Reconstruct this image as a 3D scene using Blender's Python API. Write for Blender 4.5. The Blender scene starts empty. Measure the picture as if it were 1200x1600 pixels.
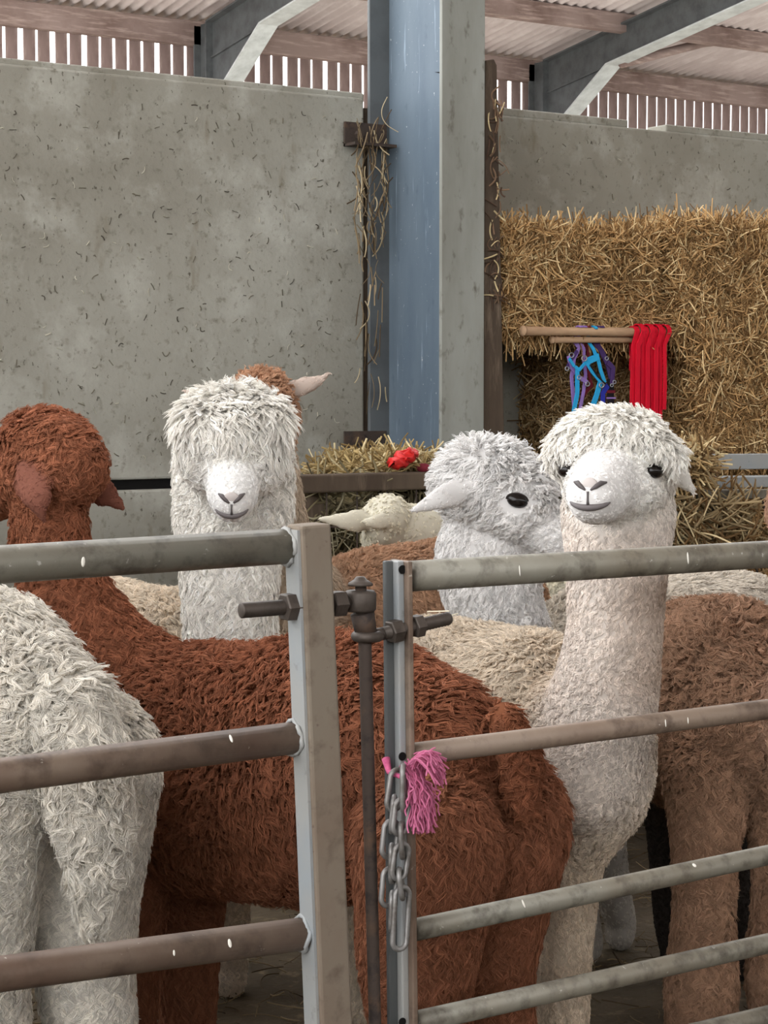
import bpy, math
import numpy as np
from mathutils import Vector, Matrix
from mathutils.bvhtree import BVHTree

# ------------------------------------------------------------------ camera, sky, exposure
scene = bpy.context.scene
CAM_H = 1.30
FPX = 3000.0
YAW = math.atan2(4650, FPX)            # angle between the optical axis and the barn wall
PITCH = math.atan(190 / FPX)
cam_d = bpy.data.cameras.new('camera')
cam = bpy.data.objects.new('camera', cam_d)
scene.collection.objects.link(cam)
cam_d.sensor_fit = 'VERTICAL'
cam_d.sensor_height = 32.0
cam_d.lens = FPX / 1600 * 32.0
cam_d.clip_end = 300
cam.location = (0, 0, CAM_H)
cam.rotation_euler = (math.pi / 2 - PITCH, 0, YAW - math.pi / 2)
scene.camera = cam

world = bpy.data.worlds.new('overcast_sky')
scene.world = world
world.use_nodes = True
bg = world.node_tree.nodes['Background']
bg.inputs[0].default_value = (0.985, 0.99, 1.0, 1)
bg.inputs[1].default_value = 3.3
scene.view_settings.view_transform = 'Standard'
scene.view_settings.look = 'None'
scene.view_settings.gamma = 1
scene.view_settings.use_curve_mapping = False
scene.view_settings.exposure = 0.5

# ------------------------------------------------------------------ helpers
rng = np.random.default_rng(7)
FH = np.array([math.cos(YAW), math.sin(YAW), 0.0])
RT = np.array([math.sin(YAW), -math.cos(YAW), 0.0])
ZU = np.array([0, 0, 1.0])
FW = FH * math.cos(PITCH) - ZU * math.sin(PITCH)
UP = FH * math.sin(PITCH) + ZU * math.cos(PITCH)
ORG = np.array([0, 0, CAM_H])


def A3(*v):
    return np.array(v, dtype=float)


def ray(px, py):
    return FW + RT * (px - 600) / FPX - UP * (py - 800) / FPX


def W(px, py, Y):
    """place on the plane y = Y parallel to the barn wall"""
    r = ray(px, py)
    return ORG + r * (Y / r[1])


def S(px, py, d):
    """place at horizontal distance d along the view"""
    r = ray(px, py)
    return ORG + r * (d / (r @ FH))


def G(lat, d, z=0.0):
    """place from sideways offset, distance and height"""
    p = FH * d + RT * lat
    return A3(p[0], p[1], z)


def DV(lat, d, z=0.0):
    p = FH * d + RT * lat + ZU * z
    return p / np.linalg.norm(p)


def unit(v):
    v = np.asarray(v, float)
    return v / max(1e-9, np.linalg.norm(v))


def lin(r, g, b):
    def c(x):
        x /= 255.0
        return x / 12.92 if x <= 0.04045 else ((x + 0.055) / 1.055) ** 2.4
    return A3(c(r), c(g), c(b))


COL = scene.collection


def tag(o, label=None, cat=None, group=None, kind=None):
    if label: o['label'] = label
    if cat: o['category'] = cat
    if group: o['group'] = group
    if kind: o['kind'] = kind
    return o


def empty(name, loc=(0, 0, 0)):
    o = bpy.data.objects.new(name, None)
    COL.objects.link(o)
    o.location = tuple(loc)
    o.empty_display_size = 0.1
    return o


def attach(o, parent):
    if parent is not None:
        o.parent = parent
        o.matrix_parent_inverse = Matrix.Translation(-Vector(parent.location))
    return o


class MB:
    """collects shapes and links them as one mesh object"""
    def __init__(self):
        self.v, self.f = [], []

    def add(self, verts, faces):
        n = len(self.v)
        self.v += [tuple(map(float, p)) for p in verts]
        self.f += [tuple(i + n for i in f) for f in faces]
        return self

    def box(self, lo, hi):
        (a, b, c), (d, e, f) = lo, hi
        v = [(a, b, c), (d, b, c), (d, e, c), (a, e, c), (a, b, f), (d, b, f), (d, e, f), (a, e, f)]
        return self.add(v, [(0, 3, 2, 1), (4, 5, 6, 7), (0, 1, 5, 4), (1, 2, 6, 5), (2, 3, 7, 6), (3, 0, 4, 7)])

    def obox(self, p0, p1, w, h, up=ZU):
        """bar from p0 to p1, w wide sideways, h high"""
        p0, p1 = np.asarray(p0, float), np.asarray(p1, float)
        t = unit(p1 - p0)
        s = unit(np.cross(t, up))
        n = np.cross(s, t)
        v = []
        for p in (p0, p1):
            for a, b in ((-1, -1), (1, -1), (1, 1), (-1, 1)):
                v.append(p + s * a * w / 2 + n * b * h / 2)
        return self.add(v, [(0, 3, 2, 1), (4, 5, 6, 7), (0, 1, 5, 4), (1, 2, 6, 5), (2, 3, 7, 6), (3, 0, 4, 7)][::1])

    def sweep(self, pts, radii, n=12, up=None, closed=False, cap=True):
        pts = [np.asarray(p, float) for p in pts]
        m = len(pts)
        if not hasattr(radii, '__len__'):
            radii = [radii] * m
        base = len(self.v)
        prev = None
        for i in range(m):
            a = pts[i - 1] if (i > 0 or closed) else pts[0]
            b = pts[(i + 1) % m] if (i < m - 1 or closed) else pts[-1]
            t = unit(b - a)
            if prev is None:
                ref = A3(0, 0, 1) if abs(t[2]) < 0.9 else A3(1, 0, 0)
                s = unit(np.cross(t, ref if up is None else up))
            else:
                s = unit(prev - t * (prev @ t))
            prev = s
            q = np.cross(s, t)
            for k in range(n):
                an = 2 * math.pi * k / n
                self.v.append(tuple(pts[i] + radii[i] * (s * math.cos(an) + q * math.sin(an))))
        rows = m if closed else m - 1
        for i in range(rows):
            j = (i + 1) % m
            for k in range(n):
                l = (k + 1) % n
                self.f.append((base + i * n + k, base + i * n + l, base + j * n + l, base + j * n + k))
        if cap and not closed:
            self.f.append(tuple(base + k for k in range(n))[::-1])
            self.f.append(tuple(base + (m - 1) * n + k for k in range(n)))
        return self

    def ell(self, c, ax, n=12, m=8):
        """ellipsoid, ax = three axis vectors"""
        c = np.asarray(c, float)
        ax = [np.asarray(a, float) for a in ax]
        v = [c + ax[2]]
        for i in range(1, m):
            a = math.pi * i / m
            for k in range(n):
                b = 2 * math.pi * k / n
                v.append(c + ax[0] * math.sin(a) * math.cos(b) + ax[1] * math.sin(a) * math.sin(b) + ax[2] * math.cos(a))
        v.append(c - ax[2])
        f = [(0, 1 + k, 1 + (k + 1) % n) for k in range(n)]
        for i in range(m - 2):
            for k in range(n):
                l = (k + 1) % n
                f.append((1 + i * n + k, 1 + (i + 1) * n + k, 1 + (i + 1) * n + l, 1 + i * n + l))
        last = len(v) - 1
        f += [(last, 1 + (m - 2) * n + (k + 1) % n, 1 + (m - 2) * n + k) for k in range(n)]
        return self.add(v, f)

    def build(self, name, mat, parent=None, smooth=True, bevel=0.0):
        me = bpy.data.meshes.new(name)
        me.from_pydata(self.v, [], self.f)
        me.materials.append(mat)
        if smooth:
            me.polygons.foreach_set('use_smooth', [True] * len(me.polygons))
        me.update()
        o = bpy.data.objects.new(name, me)
        COL.objects.link(o)
        if bevel:
            b = o.modifiers.new('bevel', 'BEVEL')
            b.width = bevel
            b.segments = 2
            b.limit_method = 'ANGLE'
        return attach(o, parent)


# ------------------------------------------------------------------ materials
def mat(name, base, rough=0.8, metal=0.0, spec=0.3, noise=None, bump=None, coord='Object'):
    """noise: list of (scale, detail, colour, lo, hi, stretch) layers mixed over base"""
    m = bpy.data.materials.new(name)
    m.use_nodes = True
    nt = m.node_tree
    N, L = nt.nodes, nt.links
    p = N['Principled BSDF']
    p.inputs['Roughness'].default_value = rough
    p.inputs['Metallic'].default_value = metal
    p.inputs['Specular IOR Level'].default_value = spec
    tc = N.new('ShaderNodeTexCoord')
    rgb = N.new('ShaderNodeRGB')
    rgb.outputs[0].default_value = (*base, 1)
    cur = rgb.outputs[0]
    for (sc, det, c, lo, hi, st) in (noise or []):
        mp = N.new('ShaderNodeMapping')
        mp.inputs['Scale'].default_value = st
        mp.inputs['Location'].default_value = tuple(rng.uniform(-9, 9, 3))
        L.new(tc.outputs[coord], mp.inputs['Vector'])
        nz = N.new('ShaderNodeTexNoise')
        nz.inputs['Scale'].default_value = sc
        nz.inputs['Detail'].default_value = det
        nz.inputs['Roughness'].default_value = 0.62
        L.new(mp.outputs[0], nz.inputs['Vector'])
        rp = N.new('ShaderNodeMapRange')
        rp.inputs['From Min'].default_value = lo
        rp.inputs['From Max'].default_value = hi
        L.new(nz.outputs['Fac'], rp.inputs['Value'])
        mx = N.new('ShaderNodeMix')
        mx.data_type = 'RGBA'
        L.new(rp.outputs[0], mx.inputs['Factor'])
        L.new(cur, mx.inputs['A'])
        mx.inputs['B'].default_value = (*c, 1)
        cur = mx.outputs['Result']
    L.new(cur, p.inputs['Base Color'])
    if bump:
        sc, strength, dist = bump
        nz = N.new('ShaderNodeTexNoise')
        nz.inputs['Scale'].default_value = sc
        nz.inputs['Detail'].default_value = 6
        L.new(tc.outputs[coord], nz.inputs['Vector'])
        b = N.new('ShaderNodeBump')
        b.inputs['Strength'].default_value = strength
        b.inputs['Distance'].default_value = dist
        L.new(nz.outputs['Fac'], b.inputs['Height'])
        L.new(b.outputs[0], p.inputs['Normal'])
    return m


def attr_mat(name, rough=0.9, spec=0.15, translucent=0.0, bump=None):
    """colour comes from the 'col' attribute of the geometry"""
    m = bpy.data.materials.new(name)
    m.use_nodes = True
    nt = m.node_tree
    N, L = nt.nodes, nt.links
    p = N['Principled BSDF']
    p.inputs['Roughness'].default_value = rough
    p.inputs['Specular IOR Level'].default_value = spec
    a = N.new('ShaderNodeAttribute')
    a.attribute_name = 'col'
    L.new(a.outputs['Color'], p.inputs['Base Color'])
    if translucent:
        t = N.new('ShaderNodeBsdfTranslucent')
        L.new(a.outputs['Color'], t.inputs['Color'])
        mx = N.new('ShaderNodeMixShader')
        mx.inputs[0].default_value = translucent
        L.new(p.outputs[0], mx.inputs[1])
        L.new(t.outputs[0], mx.inputs[2])
        L.new(mx.outputs[0], N['Material Output'].inputs['Surface'])
    return m


one = (1, 1, 1)
M = {}
M['concrete'] = mat('concrete', lin(156, 154, 144), 0.93, spec=0.15, noise=[
    (1.1, 5, lin(130, 126, 115), 0.35, 0.68, one), (5.0, 8, lin(178, 177, 168), 0.5, 0.8, one),
    (28, 6, lin(110, 106, 94), 0.56, 0.75, one), (70, 3, lin(84, 80, 70), 0.64, 0.72, (1, 1, 0.6)),
    (9, 4, lin(120, 112, 96), 0.63, 0.78, (1, 1, 0.35))], bump=(60, 0.35, 0.006))
M['bounce_floor'] = mat('pale_bounce_floor', lin(206, 200, 190), 0.9, spec=0.2, noise=[(0.6, 5, lin(186, 178, 166), 0.4, 0.7, one)])
M['blue_paint'] = mat('blue_steel_paint', lin(104, 117, 128), 0.6, spec=0.3, noise=[
    (3, 6, lin(82, 96, 110), 0.4, 0.72, (1, 1, 0.25)), (40, 4, lin(160, 178, 194), 0.6, 0.75, (1, 1, 0.06)),
    (24, 6, lin(70, 84, 98), 0.62, 0.78, (1, 1, 0.4)), (60, 3, lin(170, 176, 178), 0.68, 0.74, one)], bump=(50, 0.15, 0.003))
M['grey_steel'] = mat('weathered_grey_steel', lin(146, 148, 142), 0.7, spec=0.3, noise=[
    (4, 6, lin(120, 120, 112), 0.4, 0.72, (1, 1, 0.3)), (30, 6, lin(96, 92, 84), 0.58, 0.75, (1, 1, 0.5)),
    (12, 5, lin(196, 194, 186), 0.68, 0.8, (1, 1, 0.3))], bump=(50, 0.2, 0.003))
M['dark_steel'] = mat('dark_painted_steel', lin(92, 96, 98), 0.6, spec=0.3, noise=[(6, 4, lin(74, 76, 78), 0.4, 0.7, one)])
M['underlit_steel'] = mat('underlit_frame_steel', lin(196, 202, 202), 0.6, spec=0.3, noise=[(6, 4, lin(170, 176, 176), 0.4, 0.7, one)])  # rafter undersides: light from below put into a paler steel colour
M['rust'] = mat('rusty_iron', lin(70, 60, 54), 0.75, 0.2, 0.3, noise=[
    (18, 6, lin(98, 76, 60), 0.5, 0.75, one), (50, 4, lin(48, 42, 40), 0.52, 0.7, one)], bump=(120, 0.4, 0.002))
M['bolt_iron'] = mat('dull_bolt_iron', lin(84, 76, 70), 0.55, 0.45, 0.4, noise=[(30, 6, lin(60, 52, 46), 0.45, 0.7, one)], bump=(150, 0.3, 0.001))
M['galv'] = mat('dusty_galvanised_steel', lin(126, 123, 112), 0.5, 0.25, 0.4, noise=[
    (4, 6, lin(112, 105, 92), 0.38, 0.62, one), (26, 8, lin(72, 66, 57), 0.48, 0.70, one),
    (60, 4, lin(196, 194, 186), 0.66, 0.76, one)], bump=(90, 0.15, 0.002))
M['galv_brown'] = mat('mud_filmed_galvanised_steel', lin(128, 112, 98), 0.55, 0.2, 0.35, noise=[
    (3.5, 6, lin(100, 80, 68), 0.4, 0.66, one), (20, 8, lin(80, 66, 56), 0.5, 0.72, one),
    (80, 4, lin(190, 184, 172), 0.68, 0.76, one)], bump=(90, 0.15, 0.002))
M['galv_clean'] = mat('clean_galvanised_steel', lin(150, 150, 147), 0.55, 0.1, 0.35, noise=[
    (6, 6, lin(140, 146, 150), 0.42, 0.7, one), (30, 6, lin(106, 106, 104), 0.6, 0.76, one)])
M['galv_dark'] = mat('dark_galvanised_steel', lin(90, 92, 92), 0.5, 0.2, 0.4, noise=[(8, 6, lin(70, 74, 76), 0.42, 0.7, (1, 1, 0.3))])
M['dusty_front'] = mat('dusty_brown_steel', lin(124, 114, 101), 0.75, 0.1, 0.25, noise=[
    (3, 6, lin(112, 92, 78), 0.45, 0.72, (1, 1, 0.5)), (26, 8, lin(96, 84, 72), 0.52, 0.75, one),
    (70, 3, lin(92, 76, 66), 0.66, 0.76, one)], bump=(90, 0.2, 0.002))
M['timber_pink'] = mat('bleached_timber', lin(154, 137, 132), 0.9, spec=0.15, noise=[
    (1.2, 5, lin(116, 97, 91), 0.4, 0.66, (1, 1, 1)), (6, 6, lin(190, 172, 164), 0.5, 0.75, (0.4, 1, 4))])
M['board'] = mat('yorkshire_board_timber', lin(150, 132, 128), 0.9, spec=0.15, noise=[
    (3, 5, lin(116, 98, 94), 0.4, 0.7, (1, 1, 0.3)), (20, 5, lin(176, 160, 154), 0.55, 0.75, (1, 1, 0.1))])
M['dark_timber'] = mat('dark_old_timber', lin(92, 80, 68), 0.9, spec=0.15, noise=[
    (5, 6, lin(64, 54, 46), 0.4, 0.7, (1, 1, 0.2)), (30, 5, lin(120, 106, 92), 0.55, 0.75, (1, 1, 0.15))], bump=(40, 0.3, 0.004))
M['pole_wood'] = mat('worn_pole_wood', lin(190, 158, 126), 0.7, spec=0.25, noise=[
    (10, 5, lin(150, 120, 94), 0.45, 0.7, (0.3, 1, 1))])
M['roof'] = mat('fibre_cement_roofing', lin(214, 205, 204), 0.9, spec=0.15, noise=[
    (0.5, 5, lin(184, 173, 172), 0.4, 0.7, one), (6, 5, lin(226, 219, 218), 0.5, 0.75, (1, 0.3, 1))])
M['earth'] = mat('trodden_earth', lin(92, 82, 68), 0.95, spec=0.1, noise=[
    (3, 6, lin(66, 58, 48), 0.4, 0.7, one), (20, 6, lin(124, 110, 88), 0.56, 0.75, one)], bump=(30, 0.6, 0.02))
M['hay_core'] = mat('packed_hay', lin(134, 104, 66), 0.95, spec=0.1, noise=[
    (12, 6, lin(90, 66, 40), 0.45, 0.65, (1, 1, 1)), (50, 4, lin(176, 146, 102), 0.55, 0.75, (0.4, 1, 1))], bump=(60, 0.8, 0.02))
M['fleece'] = attr_mat('fleece_fibre', 0.8, 0.15, 0.16)
M['skin'] = attr_mat('fleece_skin', 0.95, 0.05)
M['straw'] = attr_mat('straw_stalk', 0.75, 0.25, 0.15)
M['eye'] = mat('dark_eye', (0.008, 0.006, 0.005), 0.2, spec=0.35)
M['nose'] = mat('grey_nose_skin', lin(84, 78, 78), 0.55, spec=0.35)
M['nose_pad'] = mat('pale_nose_skin', lin(188, 180, 176), 0.6, spec=0.3)
M['lip'] = mat('grey_lip_skin', lin(96, 90, 90), 0.6, spec=0.35)
M['lid'] = mat('eyelid_skin', lin(44, 38, 36), 0.7, spec=0.2)
M['red_web'] = mat('red_webbing', lin(214, 14, 44), 0.7, spec=0.2, noise=[(40, 3, lin(176, 8, 34), 0.45, 0.7, (6, 6, 0.3))])
M['red_plastic'] = mat('red_plastic_wrap', lin(200, 36, 34), 0.45, spec=0.4)
M['maroon'] = mat('maroon_webbing', lin(110, 34, 46), 0.75, spec=0.2)
M['blue_web'] = mat('sky_blue_webbing', lin(40, 160, 214), 0.7, spec=0.25)
M['royal_web'] = mat('royal_blue_webbing', lin(44, 54, 168), 0.7, spec=0.25)
M['lilac_web'] = mat('lilac_webbing', lin(150, 120, 190), 0.7, spec=0.25)
M['purple_web'] = mat('dark_purple_webbing', lin(74, 52, 106), 0.7, spec=0.25)
M['black_web'] = mat('black_webbing', lin(26, 24, 30), 0.7, spec=0.25)
M['chrome'] = mat('nickel_buckle', lin(150, 150, 156), 0.35, 0.9, 0.5)
M['chain'] = mat('dull_chain_steel', lin(140, 138, 136), 0.5, 0.6, 0.4, noise=[(40, 5, lin(96, 90, 84), 0.45, 0.7, one)])
M['twine'] = attr_mat('pink_twine_fibre', 0.7, 0.25, 0.2)
M['splash'] = mat('dried_white_splash', lin(226, 222, 212), 0.8)
M['black'] = mat('black_gap', lin(24, 23, 22), 0.9, spec=0.1)


# ------------------------------------------------------------------ strand builder (fleece, straw, twine)
def strands(name, P, rad, col, material, parent=None, kind='stuff'):
    """P: (n, k, 3) points; rad: (k,) or (n, k); col: (n, 3)"""
    n, k, _ = P.shape
    hc = bpy.data.hair_curves.new(name)
    hc.add_curves([k] * n)
    hc.attributes['position'].data.foreach_set('vector', P.astype(np.float32).ravel())
    R = np.broadcast_to(rad, (n, k)).astype(np.float32)
    ra = hc.attributes.get('radius') or hc.attributes.new('radius', 'FLOAT', 'POINT')
    ra.data.foreach_set('value', np.ascontiguousarray(R).ravel())
    C = np.ones((n, k, 4), np.float32)
    C[:, :, :3] = col[:, None, :]
    ca = hc.attributes.new('col', 'FLOAT_COLOR', 'POINT')
    ca.data.foreach_set('color', C.ravel())
    hc.materials.append(material)
    o = bpy.data.objects.new(name, hc)
    COL.objects.link(o)
    if kind:
        o['kind'] = kind
    return attach(o, parent)


def straw_pile(name, roots, dirs, length, radius, parent=None, base=(178, 146, 98), dark=(110, 84, 52), pale=(214, 194, 150), curl=0.35, label=None, kind='stuff', gravity=0.0):
    n = len(roots)
    k = 5
    L = length * rng.uniform(0.45, 1.25, n)
    d = dirs / np.maximum(1e-9, np.linalg.norm(dirs, axis=1, keepdims=True))
    side = np.cross(d, rng.normal(size=(n, 3)))
    side /= np.maximum(1e-9, np.linalg.norm(side, axis=1, keepdims=True))
    t = np.linspace(-0.5, 0.5, k)
    P = roots[:, None] + d[:, None] * (L[:, None] * t)[..., None] + side[:, None] * (L[:, None] * curl * rng.normal(size=(n, 1)) * (t ** 2 - 0.08))[..., None]
    if gravity:
        P[:, :, 2] -= gravity * (L[:, None] * (t + 0.5) ** 2)
    u = rng.random(n)[:, None]
    c = np.where(u < 0.3, lin(*dark), np.where(u < 0.8, lin(*base), lin(*pale))) * rng.uniform(0.7, 1.2, (n, 1))
    o = strands(name, P, radius * rng.uniform(0.6, 1.3, (n, 1)) * np.ones((1, k)), c, M['straw'], parent, kind)
    if label:
        o['label'] = label
    return o


# ================================================================== THE BARN
WALL_Y = 5.72
# floor
floor = MB()
floor.box((-40, -40, -0.3), (60, 60, 0))
fo = floor.build('floor', M['earth'], smooth=False)
tag(fo, kind='structure')
b = MB(); b.box((-40, -40, -0.2), (-3.2, 60, 0.02)); tag(b.build('floor_bounce_yard', M['bounce_floor'], smooth=False), kind='structure')  # unseen pale ground added to bounce sky light up under the roof
b = MB(); b.box((-3.2, 6.2, -0.2), (30, 20.3, 0.015)); tag(b.build('floor_bounce_bay', M['bounce_floor'], smooth=False), kind='structure')  # unseen pale floor added to bounce light onto the far roof
# unseen wall added behind the camera, its height set to shape the light; the gable end beyond x = -3 stands open
b = MB(); b.box((-3, -9.2, 0), (30, -9.0, 3.8)); tag(b.build('added_wall_front', M['concrete'], smooth=False), kind='structure')
b = MB(); b.box((26.8, -9.0, 0), (27, 20.0, 6.0)); tag(b.build('wall_right', M['concrete'], smooth=False), kind='structure')

# unseen low wall added on the left to shade the lower pen
b = MB(); b.box((0.12, 2.3, 0), (0.22, 5.7, 1.35)); tag(b.build('shade_wall_left', M['concrete'], smooth=False), kind='structure')
b = MB(); b.box((-2.9, -1.6, 0), (9.0, -1.5, 1.5)); tag(b.build('shade_wall_rear', M['dark_timber'], smooth=False), kind='structure')  # second unseen low wall, added behind the camera for shade
# concrete partition wall made of stacked panels
wall = empty('wall_back', (3.5, WALL_Y, 0))
tag(wall, kind='structure')
XL = W(569, 400, WALL_Y)[0]
XR = W(700, 300, WALL_Y)[0]
zt = 2.315
for (x0, x1, z0, z1) in ((-0.6, XL, 0, 0.975), (-0.6, XL, 1.008, zt), (XR, 8.2, 0, 0.985), (XR, 8.2, 1.0, zt - 0.012)):
    b = MB()
    b.box((x0, WALL_Y, z0), (x1, WALL_Y + 0.14, z1))
    b.build('concrete_panel', M['concrete'], wall, smooth=False, bevel=0.008)
b = MB()
b.box((-0.6, WALL_Y + 0.015, 0.97), (XL, WALL_Y + 0.12, 1.012))
b.build('joint', M['black'], wall, smooth=False)
b = MB()
b.box((XL + 0.002, WALL_Y + 0.02, 0), (XR - 0.002, WALL_Y + 0.12, zt - 0.03))
b.build('infill_panel', M['dark_timber'], wall, smooth=False)
# capping strips along the top
for (p, q, h) in ((0, 572, 0.02), (770, 985, 0.018), (1045, 1330, 0.016)):
    x0, x1 = W(p, 150, WALL_Y)[0], W(q, 180, WALL_Y)[0]
    if p == 0: x0 = -0.6
    b = MB()
    b.box((x0, WALL_Y + 0.012, zt - 0.014), (x1, WALL_Y + 0.13, zt + h))
    b.build('capping_strip', M['concrete'], wall, smooth=False, bevel=0.006)

# bits of chaff stuck to the concrete
n = 420
xs = np.concatenate([rng.uniform(1.9, XL - 0.05, 330), rng.uniform(XR, 6.0, 90)])
zs = np.concatenate([rng.uniform(1.05, 2.25, 330), rng.uniform(1.5, 2.25, 90)])
roots = np.stack([xs, np.full(n, WALL_Y - 0.002), zs], 1)
d = np.stack([rng.normal(size=n), rng.normal(size=n) * 0.05, rng.normal(size=n) * 1.2], 1)
straw_pile('chaff', roots, d, 0.022, 0.0014, wall, base=(104, 98, 84), dark=(76, 70, 60), pale=(186, 180, 164), curl=0.9)

# steel column (deep universal beam) standing against the wall
CF = 5.25
xa, xb = W(690, 400, CF)[0], W(757, 400, CF)[0]
xc = (xa + xb) / 2
CT = 5.62 + 0.144 * (20.1 - 5.4) - 0.1
colm = empty('steel_column', (xc, CF + 0.2, 0))
tag(colm, 'tall blue and grey steel column in front of the concrete wall', 'column', kind='thing')
b = MB(); b.box((xa, CF, 0), (xb, CF + 0.016, CT)); b.build('front_flange', M['grey_steel'], colm, smooth=False, bevel=0.003)
b = MB(); b.box((xc - 0.006, CF + 0.016, 0), (xc + 0.006, CF + 0.442, CT)); b.build('web', M['blue_paint'], colm, smooth=False)
b = MB(); b.box((xa, CF + 0.442, 0), (xb, CF + 0.458, CT)); b.build('back_flange', M['dark_steel'], colm, smooth=False, bevel=0.003)
# angle brackets that clamp the panels
for (py, hh) in ((212, 0.085), (688, 0.065)):
    z = W(570, py, WALL_Y - 0.03)[2]
    x0, x1 = W(538, py, WALL_Y - 0.03)[0], W(603, py, WALL_Y - 0.03)[0]
    b = MB()
    b.box((x0, WALL_Y - 0.035, z - hh / 2), (x1, WALL_Y - 0.025, z + hh / 2))
    b.box((x0, WALL_Y - 0.10, z - hh / 2), (x1, WALL_Y - 0.025, z - hh / 2 + 0.01))
    br = b.build('bracket', M['rust'], colm, smooth=False)
    b = MB(); b.sweep([A3(x0 + 0.05, WALL_Y - 0.036, z), A3(x0 + 0.05, WALL_Y - 0.06, z)], 0.014, 6)
    b.build('bolt', M['rust'], br, smooth=False)
# torn hole in the web paint
b = MB()
p0 = W(672, 112, CF + 0.1)
hx = xc - 0.0075
b.add([(hx, CF + 0.16, p0[2] + 0.012), (hx, CF + 0.05, p0[2] + 0.0), (hx, CF + 0.03, p0[2] + 0.03), (hx, CF + 0.018, p0[2] + 0.02), (hx, CF + 0.018, p0[2] - 0.04), (hx, CF + 0.06, p0[2] - 0.015)], [(0, 1, 2, 3, 4, 5)])
b.build('rust_hole', M['black'], colm, smooth=False)

# timber post beside the column
post = empty('timber_post', (xb + 0.06, CF + 0.2, 0))
tag(post, 'dark narrow timber post beside the grey column flange', 'post', kind='thing')
PTY = CF + 0.02
q0, q1 = W(759, 100, PTY), W(776, 100, PTY)
q2, q3 = W(754, 690, PTY), W(788, 690, PTY)
zT = q0[2]
b = MB()
zz = 0.0
k = (zT - zz) / (zT - q2[2])
def ex(a, c): return a[0] + (c[0] - a[0]) * k
lo0, lo1 = ex(q0, q2), ex(q1, q3)
v = []
for y in (PTY, PTY + 0.05):
    v += [(lo0, y, 0), (lo1, y, 0), (q1[0] + 0.002, y, zT), (q1[0] - 0.01, y, zT + 0.02), (q0[0], y, zT + 0.012)]
b.add(v, [(0, 1, 2, 3, 4), (9, 8, 7, 6, 5), (0, 5, 6, 1), (1, 6, 7, 2), (2, 7, 8, 3), (3, 8, 9, 4), (4, 9, 5, 0)])
b.build('plank', M['dark_timber'], post, smooth=False, bevel=0.004)
n = 60
roots = np.stack([rng.uniform(q0[0], q1[0] + 0.02, n), np.full(n, PTY - 0.005), rng.uniform(1.6, 2.3, n)], 1)
straw_pile('stuck_straw', roots, np.stack([rng.normal(size=n) * 0.5, rng.normal(size=n) * 0.1, rng.normal(size=n)], 1), 0.07, 0.0025, post, base=(120, 96, 76), dark=(80, 62, 50), curl=0.8)

# straw caught behind the column flange
n = 120
u = np.where(rng.random(n) < 0.65, rng.uniform(0.12, 0.5, n), rng.random(n))
roots = np.array([W(rng.uniform(557, 604), 175 + 480 * uu ** 1.2, WALL_Y - 0.06 - 0.05 * rng.random()) for uu in u])
roots = np.array([r for r, uu in zip(roots, u)])
clump = straw_pile('caught_straw', roots, np.stack([rng.normal(size=n) * 0.28, rng.normal(size=n) * 0.12, -np.ones(n)], 1), 0.11, 0.0018, None, base=(134, 116, 90), dark=(84, 68, 48), pale=(196, 178, 144), curl=0.7)
tag(clump, 'dry straw caught between the column and the concrete panel', 'straw', kind='stuff')

# ---- far side of the shed: boarded wall, frames, roof
FY = 20.1
RS = 0.144
RIDGE = 4.0
def roof_z(y): return 5.62 + RS * (FY - max(y, 2 * RIDGE - y))
far = empty('wall_far', (13, FY, 0))
tag(far, kind='structure')
bm_ = MB()
bm_.box((-0.064, -0.011, 0), (0.064, 0.011, 3.5))
bme = None
x = 6.6
i = 0
while x < 22.5:
    # board gaps vary
    gap = 0.036 if rng.random() < 0.55 else 0.07
    if x > 16.2: gap = 0.032
    wd = 0.138
    if bme is None:
        ob = bm_.build('board', M['board'], far, smooth=False)
        bme = ob.data
    else:
        ob = bpy.data.objects.new('board', bme)
        COL.objects.link(ob)
        attach(ob, far)
    ob.scale = (wd / 0.128, 1, 1)
    ob.location = (x + wd / 2, FY + 0.12 + rng.uniform(-0.006, 0.006), 2.0 + rng.uniform(-0.01, 0.01))
    x += wd + gap
b = MB(); b.box((4, FY - 0.03, 5.28), (24, FY + 0.1, 5.56)); b.build('eaves_beam', M['timber_pink'], far, smooth=False, bevel=0.01)
b = MB(); b.box((4, FY - 0.0, 2.3), (24, FY + 0.1, 2.5)); b.build('rail', M['timber_pink'], far, smooth=False, bevel=0.01)
b = MB(); b.box((-6, FY + 0.05, 0), (26, FY + 0.2, 2.1)); b.build('concrete_panel', M['concrete'], far, smooth=False)

pitch_ = 0.146
for (nm, xa_, ya0, ya1) in (('roof_unseen_near', -3.2, -9.4, 6.4), ('roof_sheeting_far', 6.0, 15.0, FY + 0.35)):  # near roof unseen, there for the light; gap left open brightens the far one
    roof = MB()
    xs = np.arange(xa_, 27, pitch_ / 6)
    ys = np.linspace(ya0, ya1, 7)
    if ya0 < 0: ys = np.array([-9.4, -4, RIDGE, 5, 6.4])
    vv = [(x, y, roof_z(y) + 0.028 * math.sin(2 * math.pi * x / pitch_)) for y in ys for x in xs]
    nx = len(xs)
    ff = [(j * nx + i, j * nx + i + 1, (j + 1) * nx + i + 1, (j + 1) * nx + i) for j in range(len(ys) - 1) for i in range(nx - 1)]
    roof.add(vv, ff)
    ro = roof.build(nm, M['roof'])
    so = ro.modifiers.new('thick', 'SOLIDIFY'); so.thickness = 0.008; so.offset = 1
    tag(ro, kind='structure')
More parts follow.
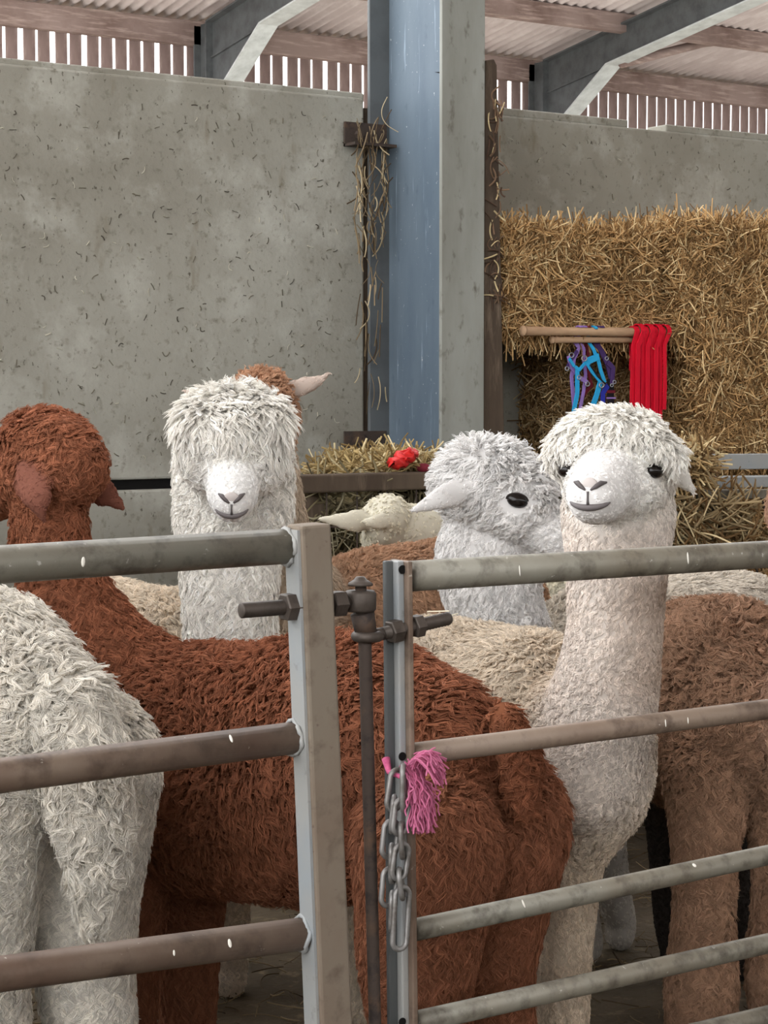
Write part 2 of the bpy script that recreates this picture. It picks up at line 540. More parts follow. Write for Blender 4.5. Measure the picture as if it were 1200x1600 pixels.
# purlins
def y_on_roof(px, py):
    r = ray(px, py)
    # z = 5.62 + RS*(FY - y) - 0.12
    t = (5.62 - 0.13 + RS * FY - CAM_H) / (r[2] + RS * r[1])
    return t * r[1]
y1 = y_on_roof(880, 24)
pur = empty('roof_purlins', (13, y1, roof_z(y1)))
tag(pur, kind='structure')
step = FY - y1
for j in range(1, 8):
    y = FY - step * j
    if y < 15.1: break
    b = MB()
    z = roof_z(y)
    b.add([(4, y - 0.06, z - 0.24), (24, y - 0.06, z - 0.24), (24, y + 0.06, z - 0.25), (4, y + 0.06, z - 0.25), (4, y - 0.06, z - 0.02), (24, y - 0.06, z - 0.02), (24, y + 0.06, z - 0.03), (4, y + 0.06, z - 0.03)],
          [(0, 3, 2, 1), (4, 5, 6, 7), (0, 1, 5, 4), (1, 2, 6, 5), (2, 3, 7, 6), (3, 0, 4, 7)])
    b.build('purlin', M['timber_pink'], pur, smooth=False, bevel=0.01)
# portal frames: stub column + rafter with haunch
for (pa, py_) in ((313, 100), (840, 165)):
    x0 = W(pa, 60, FY - 0.25)[0] + 0.0
    xm = x0 + 0.13
    fr = empty('portal_frame', (xm, FY, 0))
    tag(fr, kind='structure')
    b = MB(); b.box((xm - 0.01, FY - 0.30, 0), (xm + 0.01, FY - 0.03, roof_z(FY) - 0.1)); b.build('column_web', M['dark_steel'], fr, smooth=False)
    b = MB(); b.box((xm - 0.095, FY - 0.32, 0), (xm + 0.095, FY - 0.30, roof_z(FY) - 0.12)); b.build('column_flange', M['dark_steel'], fr, smooth=False)
    b = MB(); b.box((xm - 0.095, FY - 0.03, 0), (xm + 0.095, FY - 0.01, roof_z(FY) - 0.12)); b.build('column_flange', M['dark_steel'], fr, smooth=False)
    # rafter: web plate outline in the y-z plane, haunch near the column
    ya, yb, yc = FY - 0.32, FY - 1.6, 15.1
    top = lambda y: roof_z(y) - 0.16
    bot = lambda y: roof_z(y) - 0.56
    hz = top(ya) - 1.02
    b = MB()
    out = [(ya, top(ya)), (ya, hz), (yb, bot(yb)), (yc, bot(yc)), (yc, top(yc))]
    v = [(xm - 0.008, y, z) for y, z in out] + [(xm + 0.008, y, z) for y, z in out]
    b.add(v, [(0, 1, 2, 3, 4), (9, 8, 7, 6, 5)] + [(i, i + 5, (i + 1) % 5 + 5, (i + 1) % 5) for i in range(5)])
    b.build('rafter_web', M['dark_steel'], fr, smooth=False)
    b = MB(); b.obox((xm, ya, hz - 0.01), (xm, yb, bot(yb) - 0.01), 0.24, 0.02); b.build('haunch_flange', M['underlit_steel'], fr, smooth=False)
    b = MB(); b.obox((xm, yb, bot(yb) - 0.01), (xm, yc, bot(yc) - 0.01), 0.24, 0.02); b.build('rafter_flange', M['underlit_steel'], fr, smooth=False)
    b = MB(); b.obox((xm, ya, top(ya)), (xm, yc, top(yc)), 0.2, 0.02); b.build('top_flange', M['dark_steel'], fr, smooth=False)
    b = MB(); b.obox((xm - 0.012, ya, bot(ya)), (xm - 0.012, yb + 0.2, bot(yb + 0.2)), 0.05, 0.02); b.build('stiffener', M['dark_steel'], fr, smooth=False)
    if pa > 600:
        b = MB()
        e0 = A3(xm + 0.05, FY - 1.7, bot(FY - 1.7) - 0.02)
        e1 = W(1215, 52, FY - 1.2)
        e2 = e0 + (e1 - e0) * 2.2
        b.sweep([e0, e0 + (e1 - e0) * 0.5 + A3(0, 0, 0.06), e1, e2], 0.055, 12)
        b.build('wind_brace', M['timber_pink'], fr)

print('barn done')
# ================================================================== ALPACAS
def smooth_noise(p, seed, scale):
    r = np.random.default_rng(seed)
    out = np.zeros((len(p), 3))
    for o in range(3):
        for ax in range(3):
            for _ in range(3):
                kx = r.normal(size=3) * scale * (1.9 ** o)
                out[:, ax] += np.sin(p @ kx + r.uniform(0, 6.28)) / (1.5 ** o)
    return out / 3.0


class Tube:
    def __init__(self, pts, L=0.04, comb=(0.5, 0.6, 0.4), col=None, up=None, dens=1.0, amp=1.0, n=18, sub=5, nocap=False):
        """pts: [(pos, half_width, half_height)], comb = (normal, along, gravity)"""
        self.L, self.comb, self.col, self.dens, self.amp = L, comb, col, dens, amp
        P = np.array([p[0] for p in pts], float)
        Wd = np.array([[p[1], p[2]] for p in pts], float)
        Q, R = [], []
        m = len(P)
        for i in range(m - 1):
            p0 = P[i - 1] if i else 2 * P[0] - P[1]
            p3 = P[i + 2] if i + 2 < m else 2 * P[-1] - P[-2]
            w0 = Wd[i - 1] if i else Wd[0]
            w3 = Wd[i + 2] if i + 2 < m else Wd[-1]
            for s in range(sub):
                t = s / sub
                c = A3(-0.5 * t ** 3 + t * t - 0.5 * t, 1.5 * t ** 3 - 2.5 * t * t + 1, -1.5 * t ** 3 + 2 * t * t + 0.5 * t, 0.5 * t ** 3 - 0.5 * t * t)
                Q.append(c[0] * p0 + c[1] * P[i] + c[2] * P[i + 1] + c[3] * p3)
                R.append(np.maximum(0.004, c[0] * w0 + c[1] * Wd[i] + c[2] * Wd[i + 1] + c[3] * w3))
        Q.append(P[-1]); R.append(Wd[-1])
        Q, R = np.array(Q), np.array(R)
        T = np.gradient(Q, axis=0)
        T /= np.linalg.norm(T, axis=1, keepdims=True)
        self.axis, self.tan, self.rad = Q, T, R.mean(1)
        upv = ZU if up is None else np.asarray(up, float)
        v, f = [], []
        rows = []
        def ring(c, t, w, h):
            s = unit(np.cross(t, upv))
            q = np.cross(s, t)
            a = np.arange(n) * 2 * math.pi / n
            return c + np.outer(np.cos(a) * w, s) + np.outer(np.sin(a) * h, q)
        def capr(c, t, w, h, sg):
            r = min(w, h)
            return [ring(c + t * sg * r * math.sin(a), t, w * math.cos(a), h * math.cos(a)) for a in (0.5, 0.95, 1.3)]
        rows += capr(Q[0], T[0], *R[0], -1)[::-1]
        rows += [ring(Q[i], T[i], *R[i]) for i in range(len(Q))]
        rows += capr(Q[-1], T[-1], *R[-1], 1)
        v = np.concatenate(rows)
        nr = len(rows)
        for i in range(nr - 1):
            for k in range(n):
                l = (k + 1) % n
                f.append((i * n + k, i * n + l, (i + 1) * n + l, (i + 1) * n + k))
        f.append(tuple(range(n))[::-1])
        f.append(tuple((nr - 1) * n + k for k in range(n)))
        self.v, self.f = v, f


FLEECE_SCALE = 1.0


def make_alpaca(label, tubes, base_col, seed, clumps=18900, hpc=9, voxel=0.011, group=None, head=None, colfn=None,
                crimp=0.004, rad=0.00075, noise_amp=0.35, face=True, spread=0.0062, skin_dark=0.8, loc=None, shine=0.2, clumpf=0.85):
    r = np.random.default_rng(seed)
    mb = MB()
    for t in tubes:
        mb.add(t.v, t.f)
    tmp = mb.build('alpaca_tmp', M['skin'])
    rm = tmp.modifiers.new('remesh', 'REMESH')
    rm.mode = 'VOXEL'; rm.voxel_size = voxel
    sm = tmp.modifiers.new('smooth', 'SMOOTH')
    sm.factor = 0.5; sm.iterations = 4
    dg = bpy.context.evaluated_depsgraph_get()
    me = bpy.data.meshes.new_from_object(tmp.evaluated_get(dg))
    bpy.data.objects.remove(tmp)
    me.name = 'alpaca'
    nv = len(me.vertices)
    co = np.empty(nv * 3, np.float32); me.vertices.foreach_get('co', co); co = co.reshape(-1, 3).astype(float)
    no = np.empty(nv * 3, np.float32); me.vertices.foreach_get('normal', no); no = no.reshape(-1, 3).astype(float)
    cols = np.array([t.col if t.col is not None else base_col for t in tubes])
    Ls = np.array([t.L for t in tubes]); combs = np.array([t.comb for t in tubes]); dens = np.array([t.dens for t in tubes]); amps = np.array([t.amp for t in tubes])

    def blend(p, sharp=9.0):
        nd = np.empty((len(tubes), len(p))); tg = np.empty((len(tubes), len(p), 3))
        for i, t in enumerate(tubes):
            d2 = ((p[:, None, :] - t.axis[None]) ** 2).sum(-1) ** 0.5 / (t.rad[None] + 1e-4)
            j = d2.argmin(1)
            nd[i] = d2[np.arange(len(p)), j]
            tg[i] = t.tan[j]
        w = np.exp(-sharp * (nd - nd.min(0)))
        w /= w.sum(0)
        return w, tg

    def color(p, nrm, w):
        c = w.T @ cols
        if colfn is not None:
            c = colfn(p, nrm, c)
        return c
    # skin colours
    w, _ = blend(co)
    sc = color(co, no, w) * skin_dark
    ca = me.color_attributes.new('col', 'FLOAT_COLOR', 'POINT')
    ca.data.foreach_set('color', np.concatenate([sc, np.ones((nv, 1))], 1).astype(np.float32).ravel())
    me.materials.clear(); me.materials.append(M['skin'])
    me.polygons.foreach_set('use_smooth', [True] * len(me.polygons))
    o = bpy.data.objects.new('alpaca', me)
    COL.objects.link(o)
    # origin on the ground below the body
    c0 = co.mean(0) if loc is None else loc
    off = Vector((float(c0[0]), float(c0[1]), 0.0))
    bvh = BVHTree.FromPolygons([tuple(x) for x in co], [tuple(p.vertices) for p in me.polygons])
    me.transform(Matrix.Translation(-off))
    o.location = off
    tag(o, label, 'alpaca', group, 'thing')
    # features on the head
    keep_out = []
    if head is not None:
        keep_out = add_face(o, head, bvh)
    # clump roots
    me.calc_loop_triangles()
    nt = len(me.loop_triangles)
    tri = np.empty(nt * 3, np.int32); me.loop_triangles.foreach_get('vertices', tri); tri = tri.reshape(-1, 3)
    a, b_, c_ = co[tri[:, 0]], co[tri[:, 1]], co[tri[:, 2]]
    cen = (a + b_ + c_) / 3
    area = np.linalg.norm(np.cross(b_ - a, c_ - a), axis=1) / 2
    wv = (w.T @ dens)
    wt = area * wv[tri].mean(1)
    rel = cen - ORG
    dep = rel @ FW
    px = 600 + FPX * (rel @ RT) / dep
    py = 800 - FPX * (rel @ UP) / dep
    vis = (px > -160) & (px < 1360) & (py < 1720)
    fn = np.cross(b_ - a, c_ - a); fn /= np.maximum(1e-12, np.linalg.norm(fn, axis=1, keepdims=True))
    facing = -(fn * rel).sum(1) / np.linalg.norm(rel, axis=1)
    wt = wt * np.where(vis, 1.0, 0.12) * np.where(facing < -0.35, 0.3, 1.0)
    cdf = np.cumsum(wt); cdf /= cdf[-1]
    nc = int(clumps * FLEECE_SCALE)
    ti = np.searchsorted(cdf, r.random(nc))
    u, v = r.random(nc), r.random(nc)
    fl = u + v > 1
    u[fl], v[fl] = 1 - u[fl], 1 - v[fl]
    bw = np.stack([1 - u - v, u, v], 1)
    tv = tri[ti]
    root = (co[tv] * bw[..., None]).sum(1)
    nrm = (no[tv] * bw[..., None]).sum(1)
    nrm /= np.linalg.norm(nrm, axis=1, keepdims=True)
    w, tg = blend(root)
    L = w.T @ Ls
    cb = w.T @ combs
    am = w.T @ amps
    along = np.einsum('in,inc->nc', w, tg)
    along -= nrm * (along * nrm).sum(1, keepdims=True)
    down = np.tile(-ZU, (nc, 1)); down -= nrm * (down * nrm).sum(1, keepdims=True)
    nz = smooth_noise(root, seed, 13.0) * noise_amp * 1.2 + r.normal(size=(nc, 3)) * 0.14 * noise_amp / 0.35
    comb = along * cb[:, 1:2] + down * cb[:, 2:3] + nz * am[:, None]
    comb -= nrm * (comb * nrm).sum(1, keepdims=True)
    L = L * r.uniform(0.7, 1.2, nc)
    sup = 1.0 / (np.sqrt(cb[:, 0] ** 2 + (comb ** 2).sum(1)) + 0.35)
    for (kp, kr) in keep_out:
        dk = np.linalg.norm(root - kp, axis=1)
        L = np.where(dk < kr, 0, np.where(dk < kr * 1.6, L * 0.5, L))
    ok = L > 0.0005
    root, nrm, L, cb, comb, w, am, sup = root[ok], nrm[ok], L[ok], cb[ok], comb[ok], w[:, ok], am[ok], sup[ok]
    nc = len(root)
    ccol = color(root, nrm, w)
    ccol = ccol * r.uniform(1 - shine, 1 + shine, (nc, 1)) 
    K = 6
    t = np.linspace(0, 1, K)
    side = np.cross(nrm, comb); side /= np.maximum(1e-9, np.linalg.norm(side, axis=1, keepdims=True))
    ph = r.uniform(0, 6.28, nc)
    # guide points
    rise = cb[:, 0:1] * (t - 0.45 * t ** 2)[None]
    lay = (0.45 * t + 0.55 * t ** 2)[None]
    Gd = root[:, None] + (L * sup)[:, None, None] * (nrm[:, None] * rise[..., None] * 1.3 + comb[:, None] * lay[..., None])
    Lk = np.minimum(1.0, L / 0.03)
    Gd += side[:, None] * ((crimp * Lk)[:, None] * np.sin(t[None] * 8.0 + ph[:, None]) * (0.3 + t[None]))[..., None]
    # children
    H = hpc
    tx = np.cross(nrm, ZU + 0.01); tx /= np.maximum(1e-9, np.linalg.norm(tx, axis=1, keepdims=True))
    ty = np.cross(nrm, tx)
    rr = spread * np.sqrt(r.random((nc, H))) * np.minimum(1, 0.45 + 0.55 * Lk)[:, None]
    an = r.uniform(0, 6.28, (nc, H))
    offs = tx[:, None] * (rr * np.cos(an))[..., None] + ty[:, None] * (rr * np.sin(an))[..., None]
    cl = (1 - clumpf * t ** 0.8)
    lenv = r.uniform(0.75, 1.08, (nc, H))
    P = (root[:, None, None] + (Gd - root[:, None])[:, None] * lenv[:, :, None, None]) + offs[:, :, None] * cl[None, None, :, None]
    P += r.normal(size=(nc, H, K, 3)) * (0.0011 * Lk)[:, None, None, None] * t[None, None, :, None]
    P -= nrm[:, None, None] * np.minimum(0.003, 0.12 * L)[:, None, None, None]
    P = P.reshape(nc * H, K, 3)
    cc = np.repeat(ccol, H, 0) * r.uniform(0.88, 1.12, (nc * H, 1))
    rd = (rad * np.repeat(0.6 + 0.4 * Lk, H))[:, None] * np.array([1.0, 1.05, 1.0, 0.85, 0.6, 0.25])[None]
    P -= np.array(off)
    fo = strands('fleece', P, rd, np.clip(cc, 0, 0.95), M['fleece'])
    fo.parent = o
    return o


def add_face(o, head, bvh):
    """eyes, nostrils and mouth laid on the finished head surface"""
    c, f, u = (np.asarray(x, float) for x in head[:3])
    opt = head[3] if len(head) > 3 else {}
    s = opt.get('s', 1.0)
    f = unit(f); u = unit(u - f * (u @ f)); rt = np.cross(f, u)
    def hit(org, dr):
        q = bvh.ray_cast(Vector(org), Vector(dr))
        return None if q[0] is None else (np.array(q[0]), np.array(q[1]))
    out = []
    base = Vector(o.location)
    def build(mb, name, m):
        x = mb.build(name, m)
        x.data.transform(Matrix.Translation(-base))
        x.parent = o
        return x
    for sg in opt.get('eyes', (-1, 1)):
        org = c + rt * sg * 0.30 * s + f * 0.21 * s + u * (0.012 * s + opt.get('eye_up', 0))
        tgt = c + f * 0.035 * s + rt * sg * 0.03 * s + u * (0.010 * s + opt.get('eye_up', 0))
        h = hit(org, unit(tgt - org))
        if h is None: continue
        p, n = h
        n = unit(n * 0.5 + unit(rt * sg * 0.75 + f * 0.5))
        a = unit(np.cross(u, n)); b = np.cross(n, a)
        es = opt.get('eye_s', 1.0)
        mb = MB(); mb.ell(p + n * 0.002, (a * 0.019 * s * es, b * 0.0125 * s * es, n * 0.012 * s), 16, 10)
        build(mb, 'eye', M['eye'])
        ring = [p + n * 0.005 * s + a * 0.019 * s * es * math.cos(q) + b * 0.0125 * s * es * math.sin(q) - n * 0.006 * s * math.cos(q) ** 2 for q in np.linspace(-0.15, 3.3, 14)]
        mb = MB(); mb.sweep(ring, 0.0022 * s, 6)
        build(mb, 'eyelid', M['lid'])
        out.append((p, 0.021 * s * es))
    ml, mr = opt.get('ml', 1.0), opt.get('mr', 1.0)
    m0 = c + (f * 0.125 * ml + u * -0.044) * s
    def front(x, y, lift=0.0012):
        an = x / (0.042 * mr)
        d = f * math.cos(an) + rt * math.sin(an)
        h = hit(m0 + u * y * s + d * 0.3, -d)
        return None if h is None else h[0] + d * lift
    if opt.get('nose', True):
        ny = opt.get('nose_y', 0.012)
        pts = [front(0, ny - 0.003, -0.003)]
        if pts[0] is not None:
            mb = MB(); mb.ell(pts[0], (rt * 0.012 * s * mr, u * 0.010 * s * mr, f * 0.005 * s), 14, 8)
            build(mb, 'nose_pad', M['nose_pad'])
        for sg in (-1, 1):
            pts = [front(sg * x * mr, ny + y * mr) for x, y in ((0.002, -0.010), (0.006, -0.005), (0.010, 0.0), (0.015, 0.002))]
            if all(q is not None for q in pts):
                mb = MB(); mb.sweep(pts, [0.0016 * s, 0.0034 * s * mr, 0.0038 * s * mr, 0.0015 * s], 8)
                build(mb, 'nostril', M['nose'])
                out.append((pts[1], 0.010 * s)); out.append((pts[2], 0.009 * s))
        pts = [front(0, ny + y * mr) for y in (-0.012, -0.018, -0.024, -0.029)]
        if all(q is not None for q in pts):
            mb = MB(); mb.sweep(pts, [0.002 * s, 0.0016 * s, 0.0018 * s, 0.0026 * s], 8)
            build(mb, 'lip_cleft', M['nose'])
            out.append((pts[2], 0.007 * s))
        my = ny - 0.033 * mr
        pts = [front(x * mr, my + 24.0 * x * x * mr) for x in np.linspace(-0.019, 0.019, 11)]
        pts = [q for q in pts if q is not None]
        if len(pts) > 4:
            rr = [0.0012 * s] + [0.0046 * s * mr * (0.45 + 0.55 * math.sin(math.pi * i / (len(pts) - 1))) for i in range(1, len(pts) - 1)] + [0.0012 * s]
            mb = MB(); mb.sweep(pts, rr, 8)
            build(mb, 'mouth', M['lip'])
            out += [(q, 0.007 * s) for q in pts]
    return out


def head_tubes(c, f, u, s=1.0, col=None, mcol=None, Lc=0.034, Lm=0.006, Ltop=0.06, top=0.045, ears=(), ecol=None, topcomb=(0.7, 0.9, 0.2), w=1.0, chin=True, mcomb=(0.25, -0.8, 0.1), ml=1.0, mr=1.0, brow=0.0):
    c, f, u = np.asarray(c, float), unit(f), np.asarray(u, float)
    u = unit(u - f * (u @ f)); rt = np.cross(f, u)
    def p(a, b, e=0.0): return c + (f * a + u * b + rt * e) * s
    T = [Tube([(p(-0.075, 0.0), .062 * s * w, .068 * s), (p(-0.02, 0.0), .075 * s * w, .078 * s), (p(0.05, -0.012), .066 * s * w, .066 * s)], L=Lc, comb=(0.55, -0.5, 0.55), col=col, up=u),
         Tube([(p(0.05, -0.02 + brow), .052 * s * mr, .055 * s * mr), (p(0.10 * ml, -0.034 + brow * 0.6), .043 * s * mr, .046 * s * mr), (p(0.145 * ml, -0.046), .041 * s * mr, .041 * s * mr), (p(0.166 * ml, -0.050), .033 * s * mr, .036 * s * mr)], L=Lm, comb=mcomb, col=mcol if mcol is not None else col, up=u, amp=0.4, dens=1.6)]
    if top:
        T.append(Tube([(p(-0.07, 0.045), .058 * s * w, .035 * s), (p(-0.01, 0.045 + top * 0.45), .066 * s * w, .045 * s), (p(0.05, 0.038), .05 * s * w, .03 * s)], L=Ltop, comb=topcomb, col=col, up=u, dens=1.2, amp=1.2))
    for (e0, e1, e2, ew) in ears:
        T.append(Tube([(e0, 0.018 * s, 0.016 * s), (e0 * 0.6 + e1 * 0.4, ew * 1.12, 0.014), (e1, ew * 0.95, 0.013), (e2, ew * 0.36, 0.009)], L=0.012, comb=(0.2, 1.0, 0.1), col=ecol if ecol is not None else col, up=FH, amp=0.4, dens=1.3))
    return T


def leg(hip, foot, r0, col=None, L=0.03, bend=A3(0, 0, 0), low=0.042):
    hip, foot = np.asarray(hip, float), np.asarray(foot, float)
    k = hip + (foot - hip) * 0.42 + bend
    h = hip + (foot - hip) * 0.72 - bend * 0.7
    return [Tube([(hip, r0, r0), (k, r0 * 0.74, r0 * 0.8), (h, low * 1.15, low * 1.2), (foot + A3(0, 0, 0.07), low, low), (foot + A3(0, 0, 0.035), low * 0.95, low)], L=L, comb=(0.5, 1.0, 0.4), col=col, up=FH, amp=0.7)]


def trunk(rear, front, hw, hh, col=None, L=0.045, comb=(0.6, -0.45, 0.55), rump=0.9, chest=0.85, belly=0.0, amp=1.0, dens=1.0):
    rear, front = np.asarray(rear, float), np.asarray(front, float)
    ax = front - rear
    q = lambda t, dz=0.0: rear + ax * t + ZU * dz
    return Tube([(q(0.06, -0.01), hw * rump * 0.78, hh * rump * 0.80), (q(0.25, 0.005), hw, hh), (q(0.55, -belly), hw * 1.03, hh * 1.02), (q(0.85, 0), hw * 0.95, hh), (q(1.0, -0.01), hw * chest * 0.8, hh * chest * 0.85)], L=L, comb=comb, col=col, amp=amp, dens=dens)


WHITE = A3(0.83, 0.80, 0.745)
GREYWHITE = A3(0.72, 0.70, 0.66)
CREAM = A3(0.64, 0.55, 0.44)
BROWN = A3(0.275, 0.105, 0.055)
TAN = A3(0.34, 0.205, 0.132)


def gz(lat, d): return G(lat, d, 0.0)

# ---- brown alpaca standing along the gate, head turned away
rear = S(706, 1198, 3.06); front = S(203, 1196, 3.52)
axB = unit(front - rear); sdB = unit(np.cross(axB, ZU))          # sdB points to the camera side or away
tB = [trunk(rear + axB * 0.0, front, 0.162, 0.205, L=0.055, comb=(0.85, -0.25, 0.7), rump=0.98, belly=0.012)]
tB += [Tube([(S(225, 1110, 3.5), .10, .13), (S(150, 1000, 3.5), .075, .085), (S(92, 900, 3.5), .066, .07), (S(75, 800, 3.5), .064, .064), (S(70, 735, 3.5), .06, .06)], L=0.04, comb=(0.6, -0.8, 0.3), up=RT)]
hcB = S(62, 735, 3.52); fB = DV(-0.75, 0.62, -0.12)
tB += head_tubes(hcB, fB, ZU, 1.0, Lc=0.036, Ltop=0.045, top=0.03, w=1.15, ecol=A3(0.20, 0.08, 0.055),
                 ears=[(S(40, 728, 3.43), S(58, 778, 3.385), S(68, 808, 3.385), 0.031), (S(122, 735, 3.55), S(164, 772, 3.56), S(192, 792, 3.56), 0.030)], topcomb=(0.6, 0.2, 0.4))
for (a, bq, r0) in ((-0.035, 0.098, 0.112), (-0.035, -0.098, 0.112), (0.9, 0.08, 0.08), (0.9, -0.08, 0.08)):
    hip = rear + (front - rear) * a + sdB * bq + A3(0, 0, -0.105)
    ft = A3(hip[0], hip[1], 0) + axB * 0.01
    if a < 0.5:
        q = S(690, 1600, 3.02) if (sdB * bq) @ FH < 0 else S(778, 1600, 3.2)
        ft = A3(q[0], q[1], 0)
    tB += leg(hip, ft, r0, L=0.048, col=A3(0.30, 0.122, 0.066), bend=axB * (0.03 if a < 0.5 else 0.0))
tB += [Tube([(rear - axB * 0.10 + A3(0, 0, 0.08), .025, .025), (rear - axB * 0.135 + A3(0, 0, 0.02), .03, .026), (rear - axB * 0.14 + A3(0, 0, -0.06), .022, .02)], L=0.04, comb=(0.4, 0.9, 0.3), col=A3(0.24, 0.09, 0.045))]
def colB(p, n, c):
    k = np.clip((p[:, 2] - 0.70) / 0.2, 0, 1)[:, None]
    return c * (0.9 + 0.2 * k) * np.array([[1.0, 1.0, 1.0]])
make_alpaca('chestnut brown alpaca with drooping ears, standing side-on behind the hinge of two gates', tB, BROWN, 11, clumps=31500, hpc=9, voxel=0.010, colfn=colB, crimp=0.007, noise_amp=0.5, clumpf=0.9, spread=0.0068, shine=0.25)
print('B')

# ---- off-white alpaca seen from behind, at the left gate
rearA = S(62, 1145, 2.86); frontA = rearA + DV(-0.66, 0.75) * 0.6
axA = unit(frontA - rearA); sdA = unit(np.cross(axA, ZU))
tA = [trunk(rearA, frontA, 0.15, 0.185, L=0.05, comb=(0.8, -0.3, 0.6), rump=1.05, amp=1.4)]
for (a, bq, r0) in ((0.02, 0.095, 0.105), (0.02, -0.085, 0.105), (0.9, 0.08, 0.08), (0.9, -0.08, 0.08)):
    hip = rearA + (frontA - rearA) * a + sdA * bq + A3(0, 0, -0.06)
    ft = A3(hip[0], hip[1], 0) + sdA * bq * 0.1
    tA += leg(hip, ft, r0, L=0.042, bend=axA * (0.03 if a < 0.5 else 0.0), low=0.05)
tA += [Tube([(rearA - axA * 0.10 + A3(0, 0, 0.07), .05, .035), (rearA - axA * 0.135 + A3(0, 0, -0.03), .062, .04), (rearA - axA * 0.15 + A3(0, 0, -0.14), .052, .034), (rearA - axA * 0.145 + A3(0, 0, -0.25), .02, .02)], L=0.055, comb=(0.4, 0.9, 0.4), amp=1.0)]
nA0 = frontA + A3(0, 0, 0.06)
tA += [Tube([(nA0, .10, .12), (nA0 + axA * 0.13 + A3(0, 0, 0.17), .075, .08), (nA0 + axA * 0.19 + A3(0, 0, 0.36), .064, .066)], L=0.04, comb=(0.6, -0.8, 0.3), up=RT)]
tA += head_tubes(nA0 + axA * 0.22 + A3(0, 0, 0.43), axA, ZU, 1.0)
make_alpaca('off-white woolly alpaca seen from behind with its shaggy tail at the gate', tA, A3(0.70, 0.66, 0.59), 12, clumps=29400, hpc=9, voxel=0.012, crimp=0.009, noise_amp=0.65, clumpf=0.9, spread=0.0068, shine=0.25)
print('A')

# ---- white alpaca facing the camera
dC = 3.85
neckC = [(S(362, 1080, dC + 0.05), .10, .12), (S(360, 985, dC), .088, .095), (S(360, 880, dC + 0.02), .098, .085), (S(364, 810, dC + 0.06), .116, .082), (S(366, 720, dC + 0.07), .115, .075)]
hC = S(366, 706, dC); fC = DV(0.05, -1.0, -0.22)
tC = [Tube(neckC, L=0.042, comb=(0.55, -0.8, 0.25), up=FH)]
tC += head_tubes(hC, fC, ZU, 1.02, Lc=0.046, Lm=0.012, Ltop=0.08, top=0.05, w=1.42, mr=1.18, ml=1.08, topcomb=(0.6, 0.8, 0.75), mcol=A3(0.82, 0.81, 0.79))
ffC = unit(fC); uC = unit(ZU - ffC * (ZU @ ffC)); rC = np.cross(ffC, uC)
for sg in (-1, 0, 1):
    tC += [Tube([(hC + ffC * 0.0 + uC * 0.075 + rC * sg * 0.05, .05, .03), (hC + ffC * (0.06 - 0.02 * abs(sg)) + uC * 0.066 + rC * sg * 0.062, .045, .032), (hC + ffC * (0.088 - 0.03 * abs(sg)) + uC * 0.028 + rC * sg * 0.072, .036, .022)], L=0.08, comb=(0.42, 0.9, 0.9), up=uC, dens=1.5, amp=0.7)]
rearC = G(-0.80, 4.42, 0.70); frontC = G(-0.36, 3.98, 0.69)
tC += [trunk(rearC, frontC, 0.16, 0.17, col=CREAM * 1.08, L=0.045)]
axC = unit(frontC - rearC); sdC = unit(np.cross(axC, ZU))
for (a, bq, r0) in ((0.06, 0.085, 0.1), (0.06, -0.085, 0.1), (0.92, 0.08, 0.08), (0.92, -0.08, 0.08)):
    hip = rearC + (frontC - rearC) * a + sdC * bq + A3(0, 0, -0.04)
    tC += leg(hip, A3(hip[0], hip[1], 0), r0, col=CREAM)
def colC(p, n, c):
    return c
make_alpaca('white alpaca with a heavy fringe over its eyes, facing the gate', tC, WHITE, 13, clumps=31500, hpc=9, voxel=0.009,
            head=(hC, fC, ZU, {'s': 1.02, 'eye_s': 0.8, 'eye_up': -0.006, 'mr': 1.18, 'ml': 1.08}), crimp=0.006, noise_amp=0.36, clumpf=0.8)
print('C')

# ---- white alpaca looking over the right gate
dI = 3.28
neckI = [(S(915, 1190, dI + 0.06), .10, .15), (S(944, 1090, dI), .092, .10), (S(960, 985, dI), .082, .08), (S(964, 880, dI + 0.02), .088, .08), (S(966, 800, dI + 0.05), .098, .08), (S(966, 740, dI + 0.06), .085, .066)]
hI = S(964, 748, dI + 0.02); fI = DV(-0.32, -1.0, 0.16)
LAV = A3(0.70, 0.66, 0.66)
tI = [Tube(neckI, L=0.022, comb=(0.45, -0.8, 0.3), up=FH, col=A3(0.66, 0.59, 0.53), dens=1.3)]
tI += head_tubes(hI, fI, ZU, 1.0, Lc=0.032, Lm=0.010, Ltop=0.042, top=0.04, w=1.25, mr=1.22, ml=1.22, brow=0.012, topcomb=(0.75, 0.5, 0.3), mcol=A3(0.82, 0.80, 0.78),
                 ears=[(S(1040, 715, dI + 0.08), S(1062, 745, dI + 0.09), S(1084, 768, dI + 0.09), 0.022)])
ffI = unit(fI); uI = unit(ZU - ffI * (ZU @ ffI)); rI = np.cross(ffI, uI)
tI += [Tube([(hI + ffI * 0.035 + uI * 0.035 - rI * 0.085, .03, .03), (hI + ffI * 0.065 + uI * 0.062 - rI * 0.045, .036, .036), (hI + ffI * 0.072 + uI * 0.07, .036, .036), (hI + ffI * 0.065 + uI * 0.062 + rI * 0.045, .036, .036), (hI + ffI * 0.035 + uI * 0.035 + rI * 0.085, .03, .03)], L=0.042, comb=(0.7, 0.0, 0.8), up=uI, dens=1.4)]
rearI = S(600, 1105, 3.95); frontI = S(900, 1160, dI + 0.17)
tI += [trunk(rearI, frontI, 0.165, 0.185, col=CREAM, L=0.042, comb=(0.55, -0.5, 0.5))]
tI += [Tube([(S(914, 1150, dI + 0.1), .122, .15), (S(912, 1240, dI + 0.08), .112, .11), (S(895, 1305, dI + 0.1), .075, .08)], L=0.03, col=A3(0.60, 0.50, 0.39), comb=(0.5, 0.7, 0.3), up=FH)]
axI = unit(frontI - rearI); sdI = unit(np.cross(axI, ZU))
